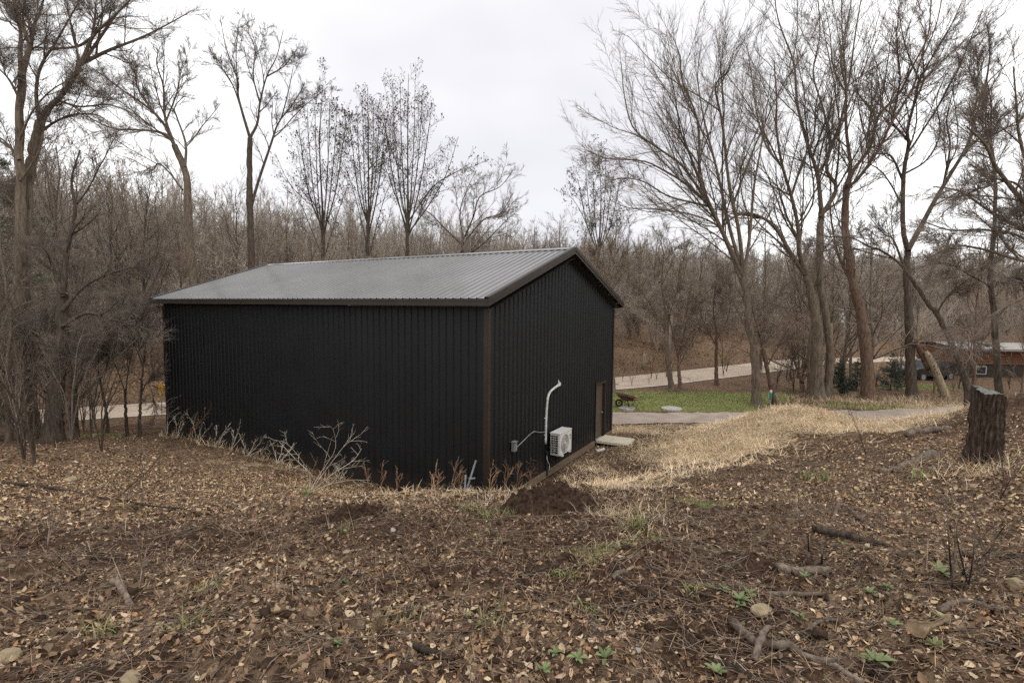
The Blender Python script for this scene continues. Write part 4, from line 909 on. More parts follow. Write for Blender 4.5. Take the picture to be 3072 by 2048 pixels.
def spruce(px, py, Y, h, label, seed, dens=1.0):
    g = np.random.default_rng(seed); b = at(px, py, Y); z = hz(b[0], b[1]); t = tag(empty('spruce_tree', (b[0], b[1], z)), label, 'spruce', 'small spruces')
    m = MB(); m.tube([(0, 0, -.1), (0, 0, h * .98)], [.05, .008], 7); m.build('trunk', MT['bark'], t)
    n = int(110 * dens); P = np.empty((n, 5, 3)); zz = h * (.08 + .9 * g.random(n)); a = g.uniform(0, 2 * math.pi, n); ln = (h - zz) * .42 * g.uniform(.7, 1.15, n) + .05
    s_ = np.linspace(0, 1, 5)
    P[:, :, 0] = np.cos(a)[:, None] * ln[:, None] * s_; P[:, :, 1] = np.sin(a)[:, None] * ln[:, None] * s_; P[:, :, 2] = zz[:, None] - .18 * ln[:, None] * np.sin(s_ * math.pi) + .1 * ln[:, None] * s_
    R = np.full((n, 5), .012); c1 = grow(P, R, 9, .1, 1, .35, .8, 3, .05, 0, .6, g, .010); c2 = grow(*c1, 7, .05, 1, .6, .7, 2, 0, .1, .8, g, .009)
    V, Q = join([tubes(P, R, 3), tubes(*c1, 3), tubes(*c2, 3)]); link('foliage', mesh_np('foliage', V, Q), MT['spruce'], t)
spruce(2570, 1170, 31.5, 2.1, 'small dark spruce standing left of the reddish ivy trunk', 1)
spruce(2515, 1165, 32.5, 1.9, 'small spruce beside the double trunk tree, half hidden', 2)
spruce(2530, 1182, 30.3, .75, 'tiny low spruce in front of the two small spruces', 3)
spruce(2672, 1165, 32.0, 2.5, 'dark spruce right of the reddish ivy trunk', 4)
pn = at(25, 1200, 27); t = tag(empty('pine_tree', (pn[0], pn[1], hz(pn[0], pn[1]))), 'tall green pine half hidden behind the left trunks', 'pine')
g = np.random.default_rng(9); h = 14.5; m = MB(); m.tube([(0, 0, -.2), (0, 0, h)], [.22, .03], 9); m.build('trunk', MT['bark'], t)
n = 120; zz = h * (.3 + .68 * g.random(n)); a = g.uniform(0, 2 * math.pi, n); ln = (h - zz) * .32 * g.uniform(.6, 1.1, n) + .8; s_ = np.linspace(0, 1, 6); P = np.empty((n, 6, 3))
P[:, :, 0] = np.cos(a)[:, None] * ln[:, None] * s_; P[:, :, 1] = np.sin(a)[:, None] * ln[:, None] * s_; P[:, :, 2] = zz[:, None] + .2 * ln[:, None] * s_ ** 2
R = np.full((n, 6), .022); c1 = grow(P, R, 7, .35, 1, .3, .7, 4, .05, .1, .5, g, .012); c2 = grow(*c1, 12, .3, 1, .4, .8, 2, 0, .15, .8, g, .011, lmin=.22)
V, Q = join([tubes(P, R, 3), tubes(*c1, 3), tubes(*c2, 3)]); link('foliage', mesh_np('foliage', V, Q), MT['spruce'], t)

# ---- woodland: a handful of grown trees, copied as individuals in the front rows, and as one mass on the hill behind
def wild_tree(H, seed, style='up', fine=1.0, rmin=.014, k=6):
    g = np.random.default_rng(seed); n = 14; tz = np.linspace(0, 1, n)
    P = np.zeros((1, n, 3)); w = np.cumsum(g.normal(size=(n, 2)) * .022 * H / 4, 0); P[0, :, :2] = w - w[0]; P[0, :, 2] = tz * H * .92
    R = (.0095 * H * (1 - .85 * tz) * (1 + .5 * np.exp(-tz * H / .5)))[None]
    up = .22 if style == 'up' else .06; ang = .55 if style == 'up' else .95
    c1 = grow(P, R, int(17 * fine), .10, .98, .50, ang, 9, .10, up, .55, g, rmin * 1.6, tdec=.6)
    c2 = grow(*c1, 9, .15, 1, .42, .62, 6, .12, up * .6, .55, g, rmin * 1.15); c3 = grow(*c2, 6, .1, 1, .52, .6, 4, .13, up * .4, .6, g, rmin)
    A = join([tubes(P, R, 7), tubes(*c1, 4)]); B = join([tubes(*c2, 3), tubes(*c3, 3)]); V, Q = join([A, B])
    return V, Q, np.r_[np.zeros(len(A[1])), np.ones(len(B[1]))]
def wild_mesh(name, H, seed, mats, **kw):
    V, Q, mi = wild_tree(H, seed, **kw); me = mesh_np(name, V, Q, mi=mi)
    for q in mats: me.materials.append(q)
    return me
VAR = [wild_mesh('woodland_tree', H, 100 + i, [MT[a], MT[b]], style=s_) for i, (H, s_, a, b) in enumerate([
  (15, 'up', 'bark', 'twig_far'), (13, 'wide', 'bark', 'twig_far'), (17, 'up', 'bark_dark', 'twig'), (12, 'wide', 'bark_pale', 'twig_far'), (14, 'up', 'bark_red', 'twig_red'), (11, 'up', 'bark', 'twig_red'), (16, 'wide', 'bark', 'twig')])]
def brush_mesh(seed, H, mats, stems=7, rmin=.006, m1=9, m2=6, l1=.42):
    g = np.random.default_rng(seed); n = 9; a = g.uniform(0, 2 * math.pi, stems); s_ = np.linspace(0, 1, n); P = np.zeros((stems, n, 3)); sp = g.uniform(.15, .55, stems) * H; hh = H * g.uniform(.6, 1.1, stems)
    P[:, :, 0] = np.cos(a)[:, None] * sp[:, None] * s_ ** 1.6; P[:, :, 1] = np.sin(a)[:, None] * sp[:, None] * s_ ** 1.6; P[:, :, 2] = hh[:, None] * (s_ * 1.25 - .35 * s_ ** 2); P[:, 1:] += np.cumsum(g.normal(size=(stems, n - 1, 3)) * .02 * H / 3, 1)
    R = .008 * H * (1 - .75 * s_)[None] * g.uniform(.6, 1.2, stems)[:, None]
    c1 = grow(P, R, m1, .15, 1, l1, .6, 7, .09, .03, .55, g, rmin * 1.2); c2 = grow(*c1, m2, .1, 1, .48, .6, 4, .12, .0, .6, g, rmin)
    V, Q = join([tubes(P, R, 5), tubes(*c1, 3), tubes(*c2, 3)]); me = mesh_np('brush', V, Q)
    for q in mats: me.materials.append(q)
    return me
g = np.random.default_rng(77)
def clear_of(x, y):
    return barn_dist(np.array([x]), np.array([y]))[0] > 1.5
def hillscale(a): return np.interp(a, [-1, -.5, -.25, 0, .1, .5, 1], [1.0, .86, .68, .60, .62, .66, .70])
def place_individuals(spots, label, group, name, cat, meshes, zs=(.75, 1.2)):
    for i, (x, y) in enumerate(spots):
        o = bpy.data.objects.new(name, meshes[int(g.integers(len(meshes)))]); col.objects.link(o); o.location = (x, y, hz(x, y) - .1)
        s_ = g.uniform(*zs) * (hillscale(x / max(y, 1)) if zs[0] > .7 else 1); o.scale = (s_ * g.uniform(.9, 1.15), s_ * g.uniform(.9, 1.15), s_); o.rotation_euler = (g.normal() * .03, g.normal() * .03, g.uniform(0, 6.28))
        tag(o, label, cat, group)
def scatter(n, xr, yr, ok, sep):
    out = []; tries = 0
    while len(out) < n and tries < n * 400:
        tries += 1; x = g.uniform(*xr); y = g.uniform(*yr)
        if ok(x, y) and all((x - a) ** 2 + (y - b) ** 2 > sep * sep for a, b in out): out.append((x, y))
    return out
def esd(x, y): return float(edge(np.array([x]), np.array([y]))[0])
front = scatter(170, (-75, 80), (28, 110), lambda x, y: 3.2 < esd(x, y) < 26 and abs(x) < 1.08 * y + 4, 2.3)
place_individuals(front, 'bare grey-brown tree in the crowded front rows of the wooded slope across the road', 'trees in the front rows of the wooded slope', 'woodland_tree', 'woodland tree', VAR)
leftw = scatter(40, (-42, -13.5), (13, 29), lambda x, y: esd(x, y) < -4.4 and x < -14.5 - .12 * (y - 16) and abs(x) < 1.08 * y + 5 and not (-22.5 < x < -13 and y > 17.5) and y > .62 * -x, 1.5)
LV = [wild_mesh('woodland_tree', H, 130 + i, [MT['bark'], MT['twig']], style=s_, rmin=.006) for i, (H, s_) in enumerate([(9, 'wide'), (11, 'up'), (7.5, 'wide')])]
place_individuals(leftw, 'thin bare tree in the tangled woods at the left of the clearing', 'thin trees in the left woods', 'woodland_tree', 'woodland tree', LV)
rightw = scatter(34, (17, 52), (29, 52), lambda x, y: esd(x, y) < -2.5 and x > 16.5 and not (24 < x < 31 and y > 33 and y < 40) and not (x > 29 and y > 34), 1.8)
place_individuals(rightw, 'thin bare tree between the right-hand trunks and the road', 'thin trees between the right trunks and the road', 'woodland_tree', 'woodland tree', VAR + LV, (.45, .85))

def instance_mass(name, spots, meshes, smin, smax, kind='stuff', seed=1, tall=False):
    g2 = np.random.default_rng(seed); n = len(spots); V = np.c_[spots, hg(spots[:, 0], spots[:, 1]) - .1]
    me = bpy.data.meshes.new(name); me.vertices.add(n); me.vertices.foreach_set('co', V.astype(np.float32).ravel())
    for nm, ty, val in (('pick', 'INT', g2.integers(0, len(meshes), n).astype(np.int32)), ('size', 'FLOAT', (g2.uniform(smin, smax, n) * (hillscale(spots[:, 0] / spots[:, 1]) * 1.15 if tall else 1)).astype(np.float32)), ('turn', 'FLOAT', g2.uniform(0, 6.28, n).astype(np.float32))):
        a = me.attributes.new(nm, ty, 'POINT'); a.data.foreach_set('value', val)
    o = link(name, me); tag(o, kind=kind)
    src = bpy.data.collections.new(name + '_source')
    for i, q in enumerate(meshes): so_ = bpy.data.objects.new(f'{name}_source', q); src.objects.link(so_)
    ng = bpy.data.node_groups.new(name, 'GeometryNodeTree'); ng.interface.new_socket('Geometry', in_out='INPUT', socket_type='NodeSocketGeometry'); ng.interface.new_socket('Geometry', in_out='OUTPUT', socket_type='NodeSocketGeometry')
    gi = ng.nodes.new('NodeGroupInput'); go = ng.nodes.new('NodeGroupOutput'); ci = ng.nodes.new('GeometryNodeCollectionInfo'); ci.inputs['Collection'].default_value = src; ci.inputs['Separate Children'].default_value = True; ci.inputs['Reset Children'].default_value = True
    ip = ng.nodes.new('GeometryNodeInstanceOnPoints'); ip.inputs['Pick Instance'].default_value = True
    def na(nm, ty): q = ng.nodes.new('GeometryNodeInputNamedAttribute'); q.data_type = ty; q.inputs['Name'].default_value = nm; return q
    cb_ = ng.nodes.new('ShaderNodeCombineXYZ'); lk = ng.links.new
    lk(gi.outputs[0], ip.inputs['Points']); lk(ci.outputs[0], ip.inputs['Instance']); lk(na('pick', 'INT').outputs[0], ip.inputs['Instance Index'])
    lk(na('turn', 'FLOAT').outputs[0], cb_.inputs['Z']); lk(cb_.outputs[0], ip.inputs['Rotation']); lk(na('size', 'FLOAT').outputs[0], ip.inputs['Scale']); lk(ip.outputs[0], go.inputs[0])
    md = o.modifiers.new('scatter', 'NODES'); md.node_group = ng
    return o
def mass_spots(n, seed, e0, e1, xr, yr, pw=1.0):
    g2 = np.random.default_rng(seed); out = np.zeros((0, 2))
    while len(out) < n:
        x = g2.uniform(*xr, 8000); y = g2.uniform(*yr, 8000); e = edge(x, y)
        k = (e > e0) & (e < e1) & (np.abs(x) < 1.1 * y + 6) & (g2.random(8000) < np.clip((40 / np.maximum(y, 30)) ** pw, .12, 1)); out = np.vstack([out, np.c_[x, y][k]])
    return out[:n]
instance_mass('woods', mass_spots(1500, 5, 26, 135, (-150, 170), (40, 210), .5), [VAR[0], VAR[1], VAR[3]], .8, 1.2, seed=2, tall=True)  # pale-twig trees only: the hill's fading with distance is put into their colour
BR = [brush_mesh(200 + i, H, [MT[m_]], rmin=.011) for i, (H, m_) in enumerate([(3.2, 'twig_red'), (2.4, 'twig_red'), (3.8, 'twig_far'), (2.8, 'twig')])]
instance_mass('undergrowth', mass_spots(1900, 6, 2.2, 75, (-85, 105), (30, 130), .6), BR, .7, 1.5, seed=3)

# ------------------------------------------------------------------ the near ground: leaves, straw, sticks, stones, plants
g = np.random.default_rng(2024)
def gnormal(x, y):
    e = .06; dx = (hg(x + e, y) - hg(x - e, y)) / (2 * e); dy = (hg(x, y + e) - hg(x, y - e)) / (2 * e); return unit(np.stack([-dx, -dy, np.ones_like(dx)], -1))
def sector(n, r0, r1, half=1.05, pw=2.0):
    n = int(n * 1.2)
    r = (r0 ** pw + (r1 ** pw - r0 ** pw) * g.random(n)) ** (1 / pw); a = g.uniform(-half, half, n); x = r * np.sin(a); y = r * np.cos(a); return x, y
def open_ground(x, y):
    return (barn_dist(x, y) > .06) & (line_dist(DRIVE, x, y) > 1.0) & (edge(x, y) < -.4)
LEAFC = np.array([(.38,.245,.135),(.50,.35,.205),(.62,.475,.31),(.20,.115,.062),(.56,.425,.275),(.27,.17,.10),(.11,.06,.036),(.36,.205,.10),(.46,.335,.235),(.16,.092,.055)])
def leaves(x, y, size, lift=.008, flat=.36):
    n = len(x); nrm = gnormal(x, y); nrm = unit(nrm + g.normal(size=(n, 3)) * flat); a = g.normal(size=(n, 3)); X = unit(a - nrm * (a * nrm).sum(1)[:, None]); Y = np.cross(nrm, X)
    o2 = np.array([(-.5,0),(-.30,.20),(0,.33),(.30,.22),(.55,0),(.28,-.23),(0,-.32),(-.30,-.19),(-.18,0),(.2,0)])
    uv = o2[None] * (1 + g.normal(size=(n, 10, 2)) * .10); wd = g.uniform(.42, 1.1, n)[:, None]
    curl = g.normal(size=n)[:, None] * .95; fold = g.uniform(-.3, .9, n)[:, None]
    h = curl * uv[:, :, 0] ** 2 + fold * np.abs(uv[:, :, 1]) + g.normal(size=(n, 10)) * .05
    s_ = size[:, None, None]; c = np.stack([x, y, hg(x, y) + lift * g.uniform(.2, 1.6, n)], 1)
    V = c[:, None] + X[:, None] * uv[:, :, :1] * s_ + Y[:, None] * (uv[:, :, 1:] * wd[:, :, None]) * s_ + nrm[:, None] * h[:, :, None] * s_
    T = np.array([(0,8,1),(8,2,1),(8,9,2),(9,3,2),(9,4,3),(0,7,8),(7,6,8),(8,6,9),(6,5,9),(9,5,4)])
    T = (T[None] + (np.arange(n) * 10)[:, None, None]).reshape(-1, 3)
    C = LEAFC[g.integers(len(LEAFC), size=n)] * g.uniform(.62, 1.18, n)[:, None]; C = np.repeat(C, 10, 0)
    return V.reshape(-1, 3), T, C
def lit_at(x, y):
    m = litter_mask(x, y) + .25 * np.exp(-(((x + 3.5) / 2.5) ** 2 + ((y - 8.5) / 3) ** 2)); cl = fbm(x * 1.7, y * 1.7, 3, 55)
    return np.clip((m - .40) * 1.9 + (cl - .5) * 1.2, .03, 1) * (1 - .75 * np.clip(straw_mask(x, y) * 1.3 - .3, 0, 1))
Vs, Ts, Cs, o = [], [], [], 0
for n, r0, r1, s0, s1 in ((8500, 1.6, 3.6, .012, .066), (22000, 3.4, 7, .014, .070), (85000, 6.6, 14.5, .028, .095), (26000, 14, 30, .06, .13)):
    x, y = sector(n, r0, r1); k = (g.random(len(x)) < lit_at(x, y)) & open_ground(x, y) & ~((green_mask(x, y) > .5) & (g.random(len(x)) < .80)); x, y = x[k], y[k]
    sz = s0 + (s1 - s0) * g.beta(1.3, 2.6, len(x)); V, T, C = leaves(x, y, sz); Vs.append(V); Ts.append(T + o); Cs.append(C); o += len(V)
# fallen leaves on the bank across the road
x = g.uniform(-32, 60, 26000); y = g.uniform(28, 60, 26000); e = edge(x, y); k = (e > .4) & (e < 9) & (g.random(26000) < .8); x, y = x[k], y[k]
V, T, C = leaves(x, y, g.uniform(.10, .22, len(x)), .03, .5); C = C * np.array([.85, .68, .6]); Vs.append(V); Ts.append(T + o); Cs.append(C); o += len(V)
tag(link('leaf_litter', mesh_np('leaf_litter', np.concatenate(Vs), None, np.concatenate(Ts), colors=np.concatenate(Cs)), MT['leaf']), kind='stuff')
# crumbs of leaf, bark and soil
n = 150000; x, y = sector(n, 1.6, 11, pw=1.45); k = open_ground(x, y) & (g.random(len(x)) < .5 + .5 * lit_at(x, y)); x, y = x[k], y[k]; n = len(x)
nrm = unit(gnormal(x, y) + g.normal(size=(n, 3)) * .45); a = g.normal(size=(n, 3)); X = unit(a - nrm * (a * nrm).sum(1)[:, None]); Y = np.cross(nrm, X); sz = (.006 + .022 * g.random(n) ** 2)[:, None]
c = np.stack([x, y, hg(x, y) + .004], 1); el = g.uniform(.3, 1.0, n)[:, None]; V = np.stack([c - X * sz * g.uniform(.8, 1.3, (n, 1)), c + Y * sz * el, c + X * sz, c - Y * sz * el * g.uniform(.6, 1.2, (n, 1))], 1).reshape(-1, 3)
C = (np.array([(.26,.165,.10),(.40,.285,.18),(.09,.053,.034),(.17,.10,.063),(.04,.025,.017)])[g.integers(5, size=n)]) * g.uniform(.7, 1.2, n)[:, None]
tag(link('leaf_crumbs', mesh_np('leaf_crumbs', V, np.arange(n * 4).reshape(-1, 4), colors=np.repeat(C, 4, 0)), MT['leaf']), kind='stuff')
# clods of soil
n = 5200; x, y = sector(n, 1.7, 10, pw=1.5); k = open_ground(x, y) & (g.random(len(x)) < .9 - .7 * lit_at(x, y)); x, y = x[k], y[k]; n = len(x)
ico = np.array([(0,0,1),(.89,0,.45),(.28,.85,.45),(-.72,.53,.45),(-.72,-.53,.45),(.28,-.85,.45),(.72,.53,-.45),(-.28,.85,-.45),(-.89,0,-.45),(-.28,-.85,-.45),(.72,-.53,-.45),(0,0,-1)])
icoT = np.array([(0,1,2),(0,2,3),(0,3,4),(0,4,5),(0,5,1),(1,6,2),(2,7,3),(3,8,4),(4,9,5),(5,10,1),(6,7,2),(7,8,3),(8,9,4),(9,10,5),(10,6,1),(11,7,6),(11,8,7),(11,9,8),(11,10,9),(11,6,10)])
sz = (.010 + .030 * g.random(n) ** 3)[:, None, None]; V = ico[None] * (1 + g.normal(size=(n, 12, 1)) * .22) * sz * np.array([1.2, 1, .75]) + np.stack([x, y, hg(x, y)], 1)[:, None]
tag(link('soil_clods', mesh_np('soil_clods', V.reshape(-1, 3), None, (icoT[None] + (np.arange(n) * 12)[:, None, None]).reshape(-1, 3)), MT['soil']), kind='stuff')

def blades(x, y, ln, wd, lean, droop, cols, g, lift=0.0, jit=.25):
    """Curved grass blades: three segments each."""
    n = len(x); a = g.uniform(0, 2 * math.pi, n); H = np.stack([np.cos(a), np.sin(a), np.zeros(n)], 1); S = np.stack([-np.sin(a), np.cos(a), np.zeros(n)], 1)
    c = np.stack([x, y, hg(x, y) + lift], 1); V = []; th0 = np.clip(lean + g.normal(size=n) * jit, .05, 1.62); p_ = c.copy(); L3 = (ln / 3)[:, None]; th_ = th0.copy()
    for k_ in range(4):
        w = (wd * (1, .9, .65, .12)[k_])[:, None]; V += [p_ - S * w, p_ + S * w]; d = H * np.sin(th_)[:, None] + np.array([0, 0, 1.]) * np.cos(th_)[:, None]; p_ = p_ + d * L3; th_ = np.minimum(th_ + droop * g.uniform(.4, 1.6, n), 2.0)
    V = np.stack(V, 1); b = np.arange(n)[:, None, None] * 8; Q = (np.array([(0,1,3,2),(2,3,5,4),(4,5,7,6)])[None] + b).reshape(-1, 4)
    C = cols[g.integers(len(cols), size=n)] * g.uniform(.7, 1.2, n)[:, None] * (.55 + .9 * fbm(x * .9, y * .9, 3, 99))[:, None]; return V.reshape(-1, 3), Q, np.repeat(C, 8, 0)
STRAWC = np.array([(.60,.45,.28),(.68,.54,.36),(.48,.34,.20),(.72,.60,.43),(.36,.235,.14),(.55,.40,.25)])
def scatter_mask(n, xr, yr, fn):
    x = g.uniform(*xr, n); y = g.uniform(*yr, n); k = (g.random(n) < fn(x, y)) & open_ground(x, y); return x[k], y[k]
parts = []
x, y = scatter_mask(170000, (-1, 22), (7.5, 21.8), lambda x, y: np.clip(straw_mask(x, y) * 1.7 - .25 + (fbm(x * 1.1, y * 1.1, 3, 66) - .5) * 1.3, 0, 1)); parts.append((x, y, g.uniform(.08, .32, len(x)), g.uniform(.003, .0065, len(x)), 1.38, .15, STRAWC * 1.12))
x, y = scatter_mask(30000, (-14, 3), (8, 18), lambda x, y: np.clip(straw_mask(x, y) * .9 + .10, 0, 1) * (.3 + .9 * fbm(x * 1.3, y * 1.3, 3, 67))); parts.append((x, y, g.uniform(.08, .30, len(x)), g.uniform(.002, .0045, len(x)), 1.2, .25, STRAWC * np.array([.9, .78, .7])))
x, y = sector(4200, 1.7, 9); k = open_ground(x, y) & (fbm(x * 1.1, y * 1.1, 3, 68) > .47); x, y = x[k], y[k]; parts.append((x, y, g.uniform(.06, .32, len(x)), g.uniform(.0008, .0017, len(x)), 1.42, .1, STRAWC * .7))
x, y = scatter_mask(16000, (14, 34), (25.6, 30), lambda x, y: np.clip(straw_mask(x, y), 0, 1)); parts.append((x, y, g.uniform(.15, .45, len(x)), g.uniform(.006, .012, len(x)), .9, .25, STRAWC * .8))
# fine matted fibres over the near soil
x, y = sector(60000, 1.6, 10, pw=1.5); k = open_ground(x, y); x, y = x[k], y[k]; parts.append((x, y, g.uniform(.025, .11, len(x)), g.uniform(.0006, .0014, len(x)) * (1 + .12 * y), 1.5, .05, np.array([(.34,.22,.13),(.46,.32,.2),(.24,.145,.09),(.15,.09,.06),(.40,.25,.14)])))
# tufts: dense fans of dry grass
for px, py, n, ln in ((1500,1510,120,.28),(1540,1490,120,.25),(1470,1500,100,.25),(1560,1510,90,.25),(1900,1550,420,.42),(1920,1590,260,.3),(1850,1470,320,.5),(1800,1455,260,.45),(1700,1440,150,.35),(1950,1500,200,.4),(1380,1480,120,.35),(2080,1430,200,.4),(1230,1470,120,.3),(1120,1500,90,.3),(2000,1400,200,.45),(2200,1380,200,.4),(520,1300,90,.9),(580,1312,90,1.0),(650,1335,110,1.0),(720,1352,110,.9),(790,1372,90,.9),(860,1398,90,.8),(1010,1440,90,.7),(1200,1478,160,.5),(1160,1485,120,.45),(1250,1482,120,.45),(1270,1490,80,.35),(1340,1490,80,.35),(1430,1488,90,.35),(1530,1480,110,.4),(1590,1475,90,.35),(2900,1405,120,.55),(2950,1425,140,.6),(3010,1410,120,.6),(2870,1385,90,.5),(3040,1390,110,.7)):
    q = on_ground(px, py, 4, 20); x = q[0] + g.normal(size=n) * .26; y = q[1] + g.normal(size=n) * .2; parts.append((x, y, g.uniform(.4, 1.0, n) * ln * .5, g.uniform(.0016, .003, n) * max(1, q[1] / 6), .95, .3, STRAWC * 1.0))
Vs, Qs, Cs, o = [], [], [], 0
for x, y, ln, wd, lean, droop, cols in parts:
    V, Q, C = blades(x, y, ln, wd, lean, droop, cols, g, jit=.45); Vs.append(V); Qs.append(Q + o); Cs.append(C); o += len(V)
tag(link('dry_grass', mesh_np('dry_grass', np.concatenate(Vs), np.concatenate(Qs), colors=np.concatenate(Cs)), MT['straw']), kind='stuff')
GRC = np.array([(.13,.18,.04),(.17,.22,.055),(.24,.26,.09),(.11,.15,.035),(.36,.30,.15),(.34,.27,.15)])
parts = []
x, y = scatter_mask(70000, (2, 32), (24, 34), lambda x, y: np.clip(green_mask(x, y) * 1.3 - .2, 0, 1)); parts.append((x, y, g.uniform(.05, .12, len(x)), g.uniform(.006, .012, len(x)), .5, .3))
x, y = sector(60000, 3, 9); k = g.random(len(x)) < np.clip(green_mask(x, y) * 1.4 - .35, 0, 1); x, y = x[k], y[k]; parts.append((x, y, g.uniform(.02, .07, len(x)), g.uniform(.002, .004, len(x)), .7, .3))
for px, py, n, ln in ((1912,1578,90,.2),(1460,1555,80,.16),(1408,1535,60,.14),(1520,1545,50,.12),(925,1485,70,.2),(1040,1595,30,.12),(2420,1440,90,.22),(2470,1440,70,.2),(1745,1830,50,.08),(1700,1735,60,.07),(1775,1690,60,.06),(1480,1880,30,.14),(1150,1870,25,.1),(560,1890,25,.15),(300,1910,30,.14),(2090,1780,40,.08),(620,1775,30,.09),(2760,1440,60,.25),(1230,1876,40,.06)):
    q = on_ground(px, py, 1.6, 20); x = q[0] + g.normal(size=n) * .05; y = q[1] + g.normal(size=n) * .04; parts.append((x, y, g.uniform(.5, 1.1, n) * ln, g.uniform(.0015, .003, n), .5, .35))
Vs, Qs, Cs, o = [], [], [], 0
for x, y, ln, wd, lean, droop in parts:
    V, Q, C = blades(x, y, ln, wd, lean, droop, GRC, g, jit=.4); Vs.append(V); Qs.append(Q + o); Cs.append(C); o += len(V)
tag(link('green_grass', mesh_np('green_grass', np.concatenate(Vs), np.concatenate(Qs), colors=np.concatenate(Cs)), MT['blade']), kind='stuff')
# small twigs strewn everywhere
def lying(n, r0, r1, l0, l1, ra, rb, pw=1.6, npt=5, bend=.06):
    x, y = sector(n, r0, r1, pw=pw); k = open_ground(x, y); x, y = x[k], y[k]; n = len(x); a = g.uniform(0, 6.28, n); ln = l0 + (l1 - l0) * g.random(n) ** 2; s_ = np.linspace(-.5, .5, npt)
    dx = np.cos(a)[:, None] * s_ * ln[:, None]; dy = np.sin(a)[:, None] * s_ * ln[:, None]; j = g.normal(size=(n, npt)) * bend * ln[:, None]; X = x[:, None] + dx - np.sin(a)[:, None] * j; Y = y[:, None] + dy + np.cos(a)[:, None] * j
    Z = hg(X.ravel(), Y.ravel()).reshape(X.shape); zl = np.linspace(0, 1, npt)[None] * (Z[:, -1:] - Z[:, :1]) + Z[:, :1]; Z = np.maximum(Z, zl * .6 + Z * .4) + .006 + np.abs(g.normal(size=(n, 1))) * .02 * np.linspace(0, 1, npt)
    R = g.uniform(ra, rb, n)[:, None] * np.linspace(1, .55, npt); return np.stack([X, Y, Z], -1), R
P1 = lying(7000, 1.7, 12, .04, .5, .001, .0032); P2 = lying(520, 2, 12, .3, 1.5, .002, .005, 1.6, 7, .025)
P3 = lying(1500, 2.2, 11, .3, 1.5, .0014, .0038, 1.6, 7, .03); kr = P3[0][:, 0, 0] > .25 * P3[0][:, 0, 1]; P3 = (P3[0][kr], P3[1][kr])
c1 = grow(P2[0], P2[1], 3, .3, .95, .35, .6, 4, .1, .02, .6, g, .0015)
V, Q = join([tubes(*P1, 4), tubes(*P2, 5), tubes(*P3, 4), tubes(*c1, 3)]); tag(link('strewn_twigs', mesh_np('strewn_twigs', V, Q), MT['stick']), kind='stuff')

# ---- sticks and logs one can tell apart
def stick(name, label, pts, r0, r1, mat='stick', side=0, cat='branch', lift=.0, group=None, dark_end=False):
    W = np.array([on_ground(a, b, 1.5, 26) for a, b in pts]); W = catmull(W, max(10, 4 * len(pts))); W[:, 2] = np.maximum(hg(W[:, 0], W[:, 1]), W[:, 2]) + r0 * .55 + lift * np.sin(np.linspace(0, math.pi, len(W)))
    W[1:-1] += g.normal(size=(len(W) - 2, 3)) * r0 * .12; r = np.linspace(r0, r1, len(W)) * (1 + .10 * g.normal(size=len(W))); o_ = W[0].copy()
    parts = [tubes((W - o_)[None], r[None], 9)]
    if side: s1 = grow((W - o_)[None], r[None], side, .25, .95, .38, .7, 6, .1, .08, .5, g, .003); parts.append(tubes(*s1, 5)); s2 = grow(*s1, 2, .3, .9, .4, .7, 4, .1, .05, .6, g, .002); parts.append(tubes(*s2, 4))
    V, Q = join(parts)
    # close the sawn or broken ends
    T = np.array([(0, i + 1, i) for i in range(1, 8)] + [(len(W) * 9 - 9, len(W) * 9 - 9 + i, len(W) * 9 - 9 + i + 1) for i in range(1, 8)])
    o = link(name, mesh_np(name, V, Q, T), MT[mat]); o.location = tuple(o_); tag(o, label, cat, group); return o
stick('fallen_log', 'grey log lying on the bank left of the sawn stump', [(2722,1312),(2780,1300),(2850,1290)], .075, .06, cat='log')
stick('fallen_log', 'mossy brown log end lying below the sawn stump', [(2640,1420),(2720,1395),(2800,1372)], .05, .085, 'stick', cat='log', lift=-.05)
stick('fallen_branch', 'dark rotting branch among leaves on the right slope', [(2440,1596),(2530,1615),(2600,1630),(2660,1645)], .036, .02, 'stick_dark')
stick('fallen_branch', 'short grey split branch on the right slope below the two cut stems', [(2335,1712),(2400,1722),(2490,1722)], .032, .024)
stick('fallen_branch', 'slim pale branch lying level in the lower right', [(2300,1788),(2380,1784),(2470,1798)], .016, .012, 'stick')
stick('fallen_branch', 'long thick grey branch running to the bottom right of the slope', [(2200,1885),(2260,1932),(2340,1955),(2430,1982),(2515,1998)], .024, .014)
stick('fallen_branch', 'thin upright broken stick leaning over the long thick branch', [(2262,1985),(2290,1940),(2310,1895)], .016, .011, 'stick', lift=.06)
stick('fallen_branch', 'brown branch crossing the bottom edge at lower right', [(2490,2000),(2540,2025),(2590,2055)], .014, .016, 'stick')
stick('fallen_branch', 'dark stick half buried at the bottom right of centre', [(2140,1998),(2190,2015),(2245,2036)], .02, .016, 'stick_dark')
stick('fallen_branch', 'bent pale branch with a kink on the right slope', [(2498,1565),(2510,1535),(2530,1525),(2570,1550),(2615,1585)], .02, .018, 'stick')
stick('fallen_branch', 'short thick pale stick on the leaves at lower left', [(338,1748),(362,1780),(395,1828)], .022, .014, 'stick')
stick('fallen_branch', 'long dark branch across the left slope', [(10,1452),(120,1460),(200,1475),(280,1492),(410,1515),(560,1532)], .03, .007, 'stick_dark', side=5)
stick('fallen_branch', 'thin dark branch on the dirt right of centre', [(1575,1725),(1620,1712),(1660,1695)], .014, .008, 'stick_dark', side=2)
stick('fallen_branch', 'stubby grey stick on dirt right of centre', [(1838,1738),(1865,1728),(1885,1722)], .018, .014)
stick('fallen_branch', 'slim dark branch below the stubby grey stick', [(1850,1745),(1900,1768),(1970,1790)], .012, .008, 'stick_dark')
